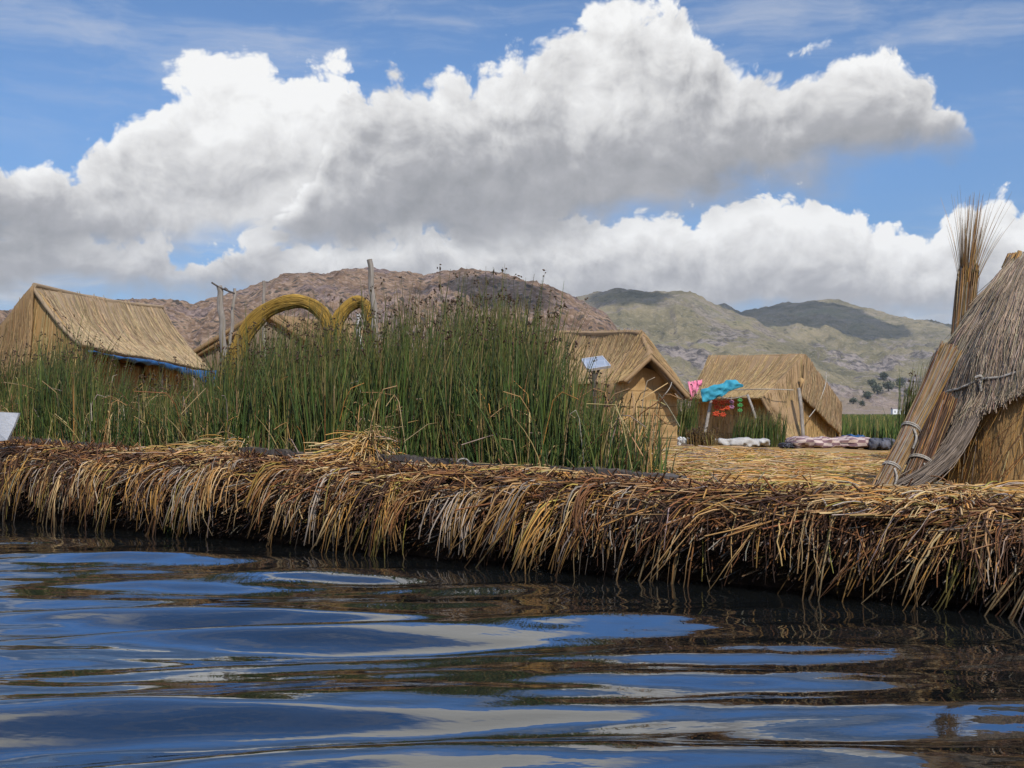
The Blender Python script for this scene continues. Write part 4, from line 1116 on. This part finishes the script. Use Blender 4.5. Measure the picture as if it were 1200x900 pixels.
for zb_, am in ((1.66, .05),):
    th = np.linspace(-2.2, 1.8, 60); z = zb_ - .05 - .13 * np.clip((-th - .2) / 1.2, -0.3, 1) ** 2 + am * np.cos(th * 1.3) + .01 * np.sin(th * 17)
    rp = MB(); tube(rp, cone_pt(th, z, .055 + .01 * np.sin(th * 31)), .011, sides=6); 
    for q in (-1.02, -.42): 
        zq = float(np.interp(q, th, z)); c = cone_pt(np.array(q), np.array(zq), .065); tube(rp, smooth_path([c + (-.03, 0, .015), c + (0, -.02, .03), c + (.03, 0, 0), c + (0, -.02, -.03), c + (.01, -.02, -.09)], 14), .012, sides=6)
    rp.build('tie_rope', M_ROPE, h3)
# drooping dark skirt end and the white tie by the opening
sk = MB(); n = 520; t = np.linspace(0, 1, 6)[None]; u = RNG.random((n, 1))
p0 = cone_pt(np.full(n, -1.08) + .25 * (u[:, 0] - .5), np.full(n, 1.25) + .12 * RNG.random(n), .03); p1 = at(1063, 572, 9.75) + RNG.normal(size=(n, 3)) * np.array((.05, .05, .02))
P = p0[:, None] * (1 - t[..., None]) + p1[:, None] * t[..., None]; P[..., 2] -= .05 * np.sin(np.pi * t); P[..., 0] += .06 * np.sin(np.pi * t)
add_strands(sk, P, np.full((n, 6), .004), np.array((.17, .13, .10)) * RNG.uniform(.4, 1.6, (n, 1)), 4)
sk.build('thatch_skirt', M_STRAW, h3)

def reed_bundle(label, base, top, r0, r1, n, spread_len=0.0, spread=0.0, cols=(3, 4, 2, 4, 1.5, 3, 0), ties=(), wr=0, tone=1.0, dark=None, cat='reed bundle', rag=.22):
    base, top = np.asarray(base), np.asarray(top); ax = nrm(top - base); o = empty('reed_bundle', base); tag(o, label, cat)
    e1 = nrm(np.cross(ax, (0, 1, 0.01))); e2 = np.cross(ax, e1)
    mb = MB(); a = RNG.uniform(0, 6.28, n); q = np.sqrt(RNG.random(n)) ; k = 6; t = np.linspace(0, 1, k)[None]
    s0 = (RNG.random(n)[:, None] ** 2) * .16 - .02; s1 = 1.06 - (RNG.random(n)[:, None] ** 1.5) * rag; s = s0 + (s1 - s0) * t
    rad = r0 + (r1 - r0) * s
    L = np.linalg.norm(top - base)
    C = base + ax * (s * L)[..., None]
    P = C + (e1 * (np.cos(a)[:, None] * q[:, None] * rad)[..., None] + e2 * (np.sin(a)[:, None] * q[:, None] * rad)[..., None]) + RNG.normal(size=(n, k, 3)) * .003
    P += (e1 * (RNG.normal(size=(n, 1)) * .022 * (s - .4))[..., None]); P[..., 2] -= .03 * np.sin(np.pi * t) * abs(ax[0])
    add_strands(mb, P, RNG.uniform(.0022, .0050, n)[:, None] * np.ones((1, k)), pick(n, cols) * tone, 4)
    mb.build('stalks', M_STRAW, o)
    if wr:
        wb = MB(); t = np.linspace(0, 1, 7)[None]; a = RNG.uniform(0, 6.28, wr); el = np.abs(RNG.normal(size=wr)) * spread; ln = RNG.uniform(.45, 1.0, wr) * spread_len
        P = top - ax * .3 + ax * (t * (ln[:, None] + .3))[..., None] + (e1 * np.cos(a)[:, None, None] + e2 * np.sin(a)[:, None, None]) * (r1 * .5 + el[:, None] * t ** 1.6 * (ln[:, None] + .2))[..., None]
        P[..., 2] -= (el[:, None] * t ** 2.4 * .10)
        add_strands(wb, P, np.array([.0032, .0032, .003, .0027, .0022, .0016, .0009])[None] * RNG.uniform(.6, 1.1, (wr, 1)), pick(wr, (2, 4, 5, 1, 4, .6, .3)) * .8, 3)
        wb.build('loose_tips', M_STRAW, o)
    for q in ties:
        tb = MB(); c = base + ax * L * q; rr = (r0 + (r1 - r0) * q) * 1.06
        for off in (-.006, .008):
            ring = [c + ax * (off + .012 * math.sin(x)) + e1 * math.cos(x) * rr + e2 * math.sin(x) * rr for x in np.linspace(0, 2 * math.pi, 26)]; tube(tb, ring, .007, sides=5)
        tube(tb, smooth_path([c + np.array((0, -rr, 0)), c + np.array((.015, -rr - .02, -.07)), c + np.array((-.01, -rr - .01, -.15))], 8), .010, sides=5)
        tb.build('tie', M_ROPE, o)
    return o
reed_bundle('tall upright reed bundle with feathery loose tips rising behind the conical hut', at(1112, 560, 10.9), at(1134, 322, 10.9), .095, .075, 1200, .74, .17, ties=(.55,), wr=150, tone=.72, rag=.5, cols=(2, 4, 3, 1.5, 4, 1.5, 0))
reed_bundle('thick slanting reed bundle tied with white strips leaning on the conical hut', at(1030, 578, 9.75), at(1110, 416, 10.05), .062, .072, 1100, ties=(.18, .46), tone=.62, cols=(2, 4, 3, 1.5, 4, 2, 0))
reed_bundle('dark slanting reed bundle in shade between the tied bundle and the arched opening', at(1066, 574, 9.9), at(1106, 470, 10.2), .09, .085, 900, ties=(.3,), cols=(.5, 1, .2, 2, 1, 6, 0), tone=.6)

#@@ARCHES
def arch(pts, d, rads, label):
    P = smooth_path([at(px, py, d + i * .0) for i, (px, py) in enumerate(pts)], 60); r = np.interp(np.linspace(0, 1, 60), np.linspace(0, 1, len(rads)), rads)
    r = .92 * r * (1 + .06 * np.sin(np.linspace(0, 40, 60)))
    o = empty('reed_arch', (P[0][0], P[0][1], gz(P[0]))); tag(o, label, 'reed arch', 'yellow reed arches')
    mb = MB(); tube(mb, P, r, sides=14)
    n = 1100; T = nrm(np.gradient(P, axis=0)); i0 = RNG.integers(0, 50, n); k = 8; a = RNG.uniform(0, 6.28, n)
    ids = np.clip(i0[:, None] + np.arange(k)[None], 0, 59); tt = T[ids]; e1 = nrm(np.cross(tt, (0, 1.0, 0))); e2 = np.cross(tt, e1)
    Q = P[ids] + (e1 * np.cos(a)[:, None, None] + e2 * np.sin(a)[:, None, None]) * (r[ids] * (1.0 + .12 * RNG.random((n, 1)) + .04 * RNG.random((n, 1)) * np.linspace(-1, 1, k)[None] ** 2))[..., None]
    add_strands(mb, Q, np.full((n, k), .0032), np.array((.43, .265, .05)) * RNG.uniform(.55, 1.3, (n, 1)), 3, 1)
    mb.build('bundle', [M_ARCH, M_STRAW], o)
    for q in range(5, 58, 6):
        rb = MB(); e1 = nrm(np.cross(T[q], (0, 1.0, 0))); e2 = np.cross(T[q], e1)
        tube(rb, [P[q] + (e1 * math.cos(x) + e2 * math.sin(x)) * r[q] * 1.02 for x in np.linspace(0, 2 * math.pi, 20)], .007, (.3, .2, .04), sides=5); rb.build('binding', M_ARCH, o)
    return o
arch([(256, 520), (262, 478), (268, 445), (277, 415), (290, 388), (306, 369), (325, 358), (347, 353), (366, 358), (381, 372), (386, 392), (385, 420), (382, 470), (380, 520)], 17.6, [.13, .13, .125, .12, .115, .11, .10, .09, .09, .09, .085, .09, .1, .1], 'tallest yellow reed arch rising out of the rushes')
arch([(388, 520), (389, 470), (391, 420), (393, 388), (399, 370), (410, 358), (421, 354), (431, 362), (435, 382), (437, 420), (438, 470), (438, 520)], 17.2, [.10, .10, .09, .085, .085, .085, .08, .07, .065, .065, .07, .07], 'small narrow yellow reed arch beside the thick grey post')

#@@POSTS
def post(name, pts, d, r, m, label, cat='post', group='old posts standing in the rushes', arms=()):
    o = empty(name, down(at(pts[0][0], HY, d), 0)); tag(o, label, cat, group)
    P = [at(px, py, d) for px, py in pts]; P[0] = down(P[0])
    mb = MB(); pp = smooth_path(P, 14); pp[:, 0] += .012 * np.sin(np.arange(14) * 1.7); tube(mb, pp, np.linspace(r * 1.15, r * .85, 14), sides=9); mb.build('shaft', m, o)
    for nm, q, rr in arms:
        ab = MB(); tube(ab, smooth_path([at(px, py, d - .03) for px, py in q], 10), rr, sides=6); ab.build(nm, M_DARKWOOD, o)
    return o
post('wooden_post', [(264, 500), (262, 420), (260, 375), (257, 335)], 19.0, .05, M_POST, 'grey wooden post with a bent wire crosspiece on its top', arms=[('crosspiece', [(248, 331), (256, 336), (265, 340), (275, 344)], .014), ('knot', [(263, 338), (265, 339), (266, 340)], .022)])
post('wooden_post', [(268, 500), (269, 420), (272, 380), (275, 338)], 19.2, .026, M_POST, 'thin dark pole next to the post with the wire crosspiece')
post('wooden_post', [(442, 500), (441, 420), (438, 360), (433, 304)], 16.6, .042, M_POST, 'thick grey weathered post, tallest above the rushes')
post('wooden_post', [(311, 500), (310, 420), (310, 370), (309, 329)], 22.0, .03, M_POST, 'slim pale post seen above the top of the tallest yellow arch')
post('wooden_post', [(424, 500), (423, 440), (421, 400), (420, 368)], 18.4, .04, M_PALEPOLE, 'pale short post seen through the small yellow arch')

# solar panel on its stand
sp = at(698, 426, 19.0); so_ = empty('solar_panel', down(sp, 0)); tag(so_, 'small tilted solar panel on a pole in front of the golden hooded hut', 'solar panel')
pb = MB(); tube(pb, smooth_path([down(sp), sp + (-.03, 0, -.1)], 6), .03); tube(pb, smooth_path([sp + (-.03, 0, -.28), sp + (.06, .02, -.06)], 5), .02); pb.build('pole', M_DARKWOOD, so_)
k4 = [at(681, 421, 19.22), at(706, 417.5, 19.30), at(716, 429, 18.98), at(688.5, 433.5, 18.88)]
pc = sum(k4) / 4; xax = nrm(k4[2] - k4[3] + k4[1] - k4[0]); nax = np.cross(xax, k4[1] - k4[2]); nax = nrm(nax if nax[2] > 0 else -nax); yax = np.cross(nax, xax)
ax = np.stack([xax, yax, nax])
def slab(mb, quad, t0, t1):
    q = np.array(quad); mb.add(np.r_[q + nax * t0, q + nax * t1], [(0, 1, 2, 3), (7, 6, 5, 4)] + [(i, i + 4, (i + 1) % 4 + 4, (i + 1) % 4) for i in range(4)])
inner = [pc + (c - pc) * .93 for c in k4]
gb = MB(); slab(gb, inner, -.008, .006); gb.build('glass', M_PANEL, so_, smooth=False)
fb = MB()
for i in range(4):
    j = (i + 1) % 4; slab(fb, [k4[i], k4[j], inner[j], inner[i]], -.03, .012)
fb.build('frame', M_ALU, so_, smooth=False)
bb = MB(); slab(bb, inner, -.024, -.012); bb.build('back_sheet', M_DARKC, so_, smooth=False)

# white board at the far left
wb = MB(); c = [at(-26, 482, 15.6), at(22, 484, 15.4), at(16, 500, 15.4), at(8, 516, 15.4), at(-26, 519, 15.6)]
c = np.array(c); bk = c + (.01, .03, 0); n = len(c)
wb.add(np.r_[c, bk], [tuple(range(n))[::-1], tuple(range(n, 2 * n))] + [(i, (i + 1) % n, (i + 1) % n + n, i + n) for i in range(n)])
tag(wb.build('board', M_SIGN, smooth=False), 'pale grey board with a slanted end standing on the bank among rushes', 'board')

# weathered planks along the edge
def plank(px0, px1, w, label, th=.06, wd=.18, tilt=0.0):
    def onbank(px):
        # where the view column px meets the line at offset w from the waterline
        r = (px - PX0) / F; s = None
        # (O + sT + wN).x = r * (O + sT + wN).y
        bx, by = xy(0, w); s = (r * by - bx) / (TD[0] - r * TD[1]); x, y = xy(s, w); return np.array((x, y, rim_z(s) + .085))
    a, b = onbank(px0), onbank(px1); a[2] += tilt
    ax0 = nrm(b - a); ax1 = np.array((-ax0[1], ax0[0], 0)); ax2 = np.cross(ax0, ax1); n = 24; L = np.linalg.norm(b - a); mb = MB(); V = []
    for i in range(n):
        q = i / (n - 1); c = a + (b - a) * q + ax2 * (.014 * math.sin(q * 5) + .008 * RNG.normal())
        ww = wd * (1 + .06 * math.sin(i * 1.9)) * (1 if 0 < i < n - 1 else .8)
        for (u, v) in ((-.5, -.5), (.5, -.5), (.5, .5), (-.5, .5)): V.append(c + ax1 * ww * u + ax2 * th * v)
    F_ = [(4 * i + j, 4 * i + (j + 1) % 4, 4 * i + 4 + (j + 1) % 4, 4 * i + 4 + j) for i in range(n - 1) for j in range(4)] + [(3, 2, 1, 0), (4 * n - 4, 4 * n - 3, 4 * n - 2, 4 * n - 1)]
    mb.add(V, F_)
    tag(mb.build('plank', M_DARKWOOD, smooth=False), label, 'plank', 'weathered planks along the island edge')
plank(-60, 128, .62, 'weathered plank on the bank edge below the white board', tilt=.0)
plank(285, 415, .58, 'weathered plank on the bank edge under the two yellow arches', tilt=.03)
plank(425, 640, .58, 'long dark plank on the bank edge just right of the straw heap', tilt=.02)
plank(650, 800, .58, 'dark plank on the bank edge below the golden hooded hut')
lp = at(533, 548, 11.75); s_, w_ = sw(lp[0], lp[1])
tag(rope('rope_loop', [np.array((*xy(s_ - .04, .50), rim_z(s_) + .05)), np.array((*xy(s_ - .05, .5), rim_z(s_) + .13)), np.array((*xy(s_ + .02, .52), rim_z(s_) + .15)), np.array((*xy(s_ + .07, .55), rim_z(s_) + .10)), np.array((*xy(s_ + .06, .58), rim_z(s_) + .06))], .008), 'small white rope loop standing up from the long dark plank', 'rope')

# straw heaps
def heap(px, d, rx, h, n, label, tone=1.0):
    c = at(px, HY, d); c[2] = gz(c); mb = MB(); a = RNG.uniform(0, 6.28, n); q = np.sqrt(RNG.random(n)); k = 5; t = np.linspace(0, 1, k)[None]
    x = c[0] + np.cos(a) * q * rx; y = c[1] + np.sin(a) * q * rx * .7; z = c[2] + h * (1 - q ** 1.5) * RNG.random(n)
    L = RNG.uniform(.2, .6, n); b = np.where(RNG.random(n) < .6, a, RNG.uniform(0, 6.28, n)); dr = RNG.uniform(-.9, .25, n)
    P = np.stack([x[:, None] + np.cos(b)[:, None] * L[:, None] * t * .8, y[:, None] + np.sin(b)[:, None] * L[:, None] * t * .6, np.maximum(z[:, None] + (dr * L)[:, None] * t * .7 + .035 * np.sin(np.pi * t), c[2] - .03)], -1)
    add_strands(mb, P, RNG.uniform(.004, .007, n)[:, None] * np.ones((1, k)), pick(n, (4, 5, 6, 1, 1.5, .4, .8)) * tone, 3)
    tag(mb.build('straw_heap', M_STRAW), label, 'straw heap', 'heaps of cut straw')
heap(434, 12.75, .36, .42, 1300, 'rounded golden straw heap at the foot of the tallest rushes', 1.1)
heap(765, 11.6, .75, .16, 900, 'flat yellowish straw heap where the rushes end, in front of the golden hooded hut')
heap(1120, 9.1, .75, .14, 1300, 'tangled straw heap at the arched opening of the conical hut')
heap(285, 14.05, .6, .30, 700, 'thin scatter of dead stalks below the small posts, at the foot of the tallest arch')
reed_clump('dark green rush clump growing against the front of the low hut', 887, 25.6, 420, .55, .78)
reed_clump('narrow dark rush clump between the golden hooded hut and the low hut', 800, 25.6, 200, .25, 1.2)
reed_clump('dry pinkish bush of stems between the white sack and the grey cloth roll', 824, 24.4, 260, .30, .42, heads=.5, lean=.2, cols=(0, 0, 0, .3, 1, 3, 5))
reed_clump('tall dark rush clump behind the slanting bundle of the conical hut', 1068, 17.5, 240, .24, 1.32, lean=.07)
reed_clump('green water rush hanging over the bank edge below the large pale hut', 208, 14.2, 40, .12, .62, lean=.3, heads=0, cols=(3, 5, 5, 3, 0, 0, 0))

#@@FAR
def far_belt():
    mb = MB(); n = 15000
    Y = RNG.uniform(70, 105, n); px = RNG.uniform(940, 1330, n)
    x = (px - PX0) / F * Y
    g = GPAL[RNG.choice(6, n, p=[.15, .25, .27, .03, .2, .1])] * RNG.uniform(.7, 1.4, (n, 1)); k = 3; t = np.linspace(0, 1, k)[None]
    h = RNG.uniform(.75, 1.3, n) * (1 + .15 * vnoise(x / 6, Y / 6, seed=5)); an = RNG.normal(size=n) * .12
    P = np.stack([x[:, None] + an[:, None] * h[:, None] * t, np.repeat(Y[:, None], k, 1), -.1 + h[:, None] * t * .95], -1)
    add_strands(mb, P, np.array([.035, .03, .008])[None] * RNG.uniform(.6, 1.2, (n, 1)), g, 3)
    n = 22000
    Y = RNG.uniform(240, 330, n); px = RNG.uniform(640, 1400, n); x = (px - PX0) / F * Y
    g = GPAL[RNG.choice(6, n, p=[.15, .25, .27, .03, .2, .1])] * RNG.uniform(.7, 1.4, (n, 1))
    h = RNG.uniform(.8, 1.4, n); P = np.stack([x[:, None] + 0 * t, Y[:, None] + 0 * t, -.1 + h[:, None] * t], -1)
    add_strands(mb, P, np.array([.10, .09, .03])[None] * np.ones((n, 1)), g, 3)
    tag(mb.build('far_reeds', M_GREEN), 'green belt of lake reeds far behind the checked blanket', 'reeds', kind='stuff')
far_belt()
def hill_h(x, y):
    j = np.argmin(np.abs(HYY[:, 0] - y)); px = PX0 + F * x / HYY[j, 0]
    return float(np.interp(px, PX0 + F * HX[j] / HYY[j], HZ[j]))
def house(px, d, wd, dp, ht, label, rf):
    x = (px - PX0) / F * d; z = max(hill_h(x, d), .3) - .4; o = empty('white_house', (x, d, z)); tag(o, label, 'house', 'white houses at the far shore')
    mb = MB(); box(mb, (x, d, z + ht / 2), (wd, dp, ht)); mb.build('wall', M_PLASTER, o, smooth=False)
    rb = MB(); v = [(-.54, -.56, 0), (.54, -.56, 0), (.54, .56, 0), (-.54, .56, 0), (-.54, 0, rf), (.54, 0, rf)]
    rb.add(np.array(v) * np.array((wd, dp, 1)) + np.array((x, d, z + ht + .02)), [(0, 1, 5, 4), (2, 3, 4, 5), (1, 2, 5), (3, 0, 4), (3, 2, 1, 0)]); rb.build('roof', M_ROOFTILE, o, smooth=False)
    for q in (-.28, .05, .32):
        wb = MB(); box(wb, (x + q * wd, d - dp / 2 - .03, z + ht * .55), (wd * .10, .1, ht * .3)); wb.build('window', M_DARKC, o, smooth=False)
house(1051, 1150, 9, 6, 6.0, 'white far house at the shore right of the low hut, wider of the two', 1.2)
house(1059, 1170, 5, 5, 4.6, 'white small far house beside the wider white one', .9)

# scattered trees at the foot of the far hills
def far_tree(px, d, h, label):
    x = (px - PX0) / F * d; z = max(hill_h(x, d), 0) - .3
    o = empty('far_tree', (x, d, z)); tag(o, label, 'tree', 'dark trees at the foot of the far hills')
    tb = MB(); tube(tb, [(x, d, z), (x + .1, d, z + h * .35), (x, d, z + h * .6)], [h * .05, h * .04, h * .02], sides=6); tb.build('trunk', M_DARKWOOD, o)
    mb = MB(); n = 420; c = RNG.normal(size=(n, 3)); c = nrm(c) * RNG.random((n, 1)) ** .4; c = c * (1 + .35 * vnoise(c[:, 0] * 2 + px, c[:, 1] * 2, c[:, 2] * 2, seed=9))[:, None]
    c = c * np.array((.55 * h, .5 * h, .42 * h)) + np.array((x, d, z + h * .58)); e = RNG.normal(size=(n, 2, 3)) * h * .075
    V = np.stack([c, c + e[:, 0], c + e[:, 0] + e[:, 1], c + e[:, 1]], 1).reshape(-1, 3)
    mb.add(V, np.arange(n * 4).reshape(-1, 4), np.repeat(np.array((.06, .075, .045)) * RNG.uniform(.6, 1.5, (n, 1)), 4, 0)); mb.build('crown', M_GREEN, o)
def hill_d(px, py):
    """first distance at which the slope seen at px rises to py"""
    for j in range(len(HYY)):
        y = HYY[j, 0]
        if y > 1000 and HY - F * (hill_h((px - PX0) / F * y, y) - EYE) / y <= py: return y
    return 1600.
spots = []
for px, py, hp in ((1000, 474, 8), (1010, 477, 7), (1017, 468, 9), (1028, 462, 12), (1041, 464, 12), (1022, 455, 9), (1055, 456, 11), (1064, 466, 9), (1036, 449, 10), (1074, 471, 8)):
    d = hill_d(px, py); spots.append((px, d, hp * d / F))
names = ['round dark tree closest to the low hut on the far shore', 'low dark tree just right of the first far shore tree', 'dark tree standing a little above the far shore trees', 'broad dark tree in the middle of the hillside grove', 'dark tree at the right side of the hillside grove', 'small dark tree at the lower left of the hillside grove', 'dark tree uphill of the white houses', 'small dark tree right above the white houses', 'topmost dark tree of the hillside grove', 'low dark tree on the far shore behind the rush clump']
for (px, d, h), nm in zip(spots, names): far_tree(px, d, h, nm)
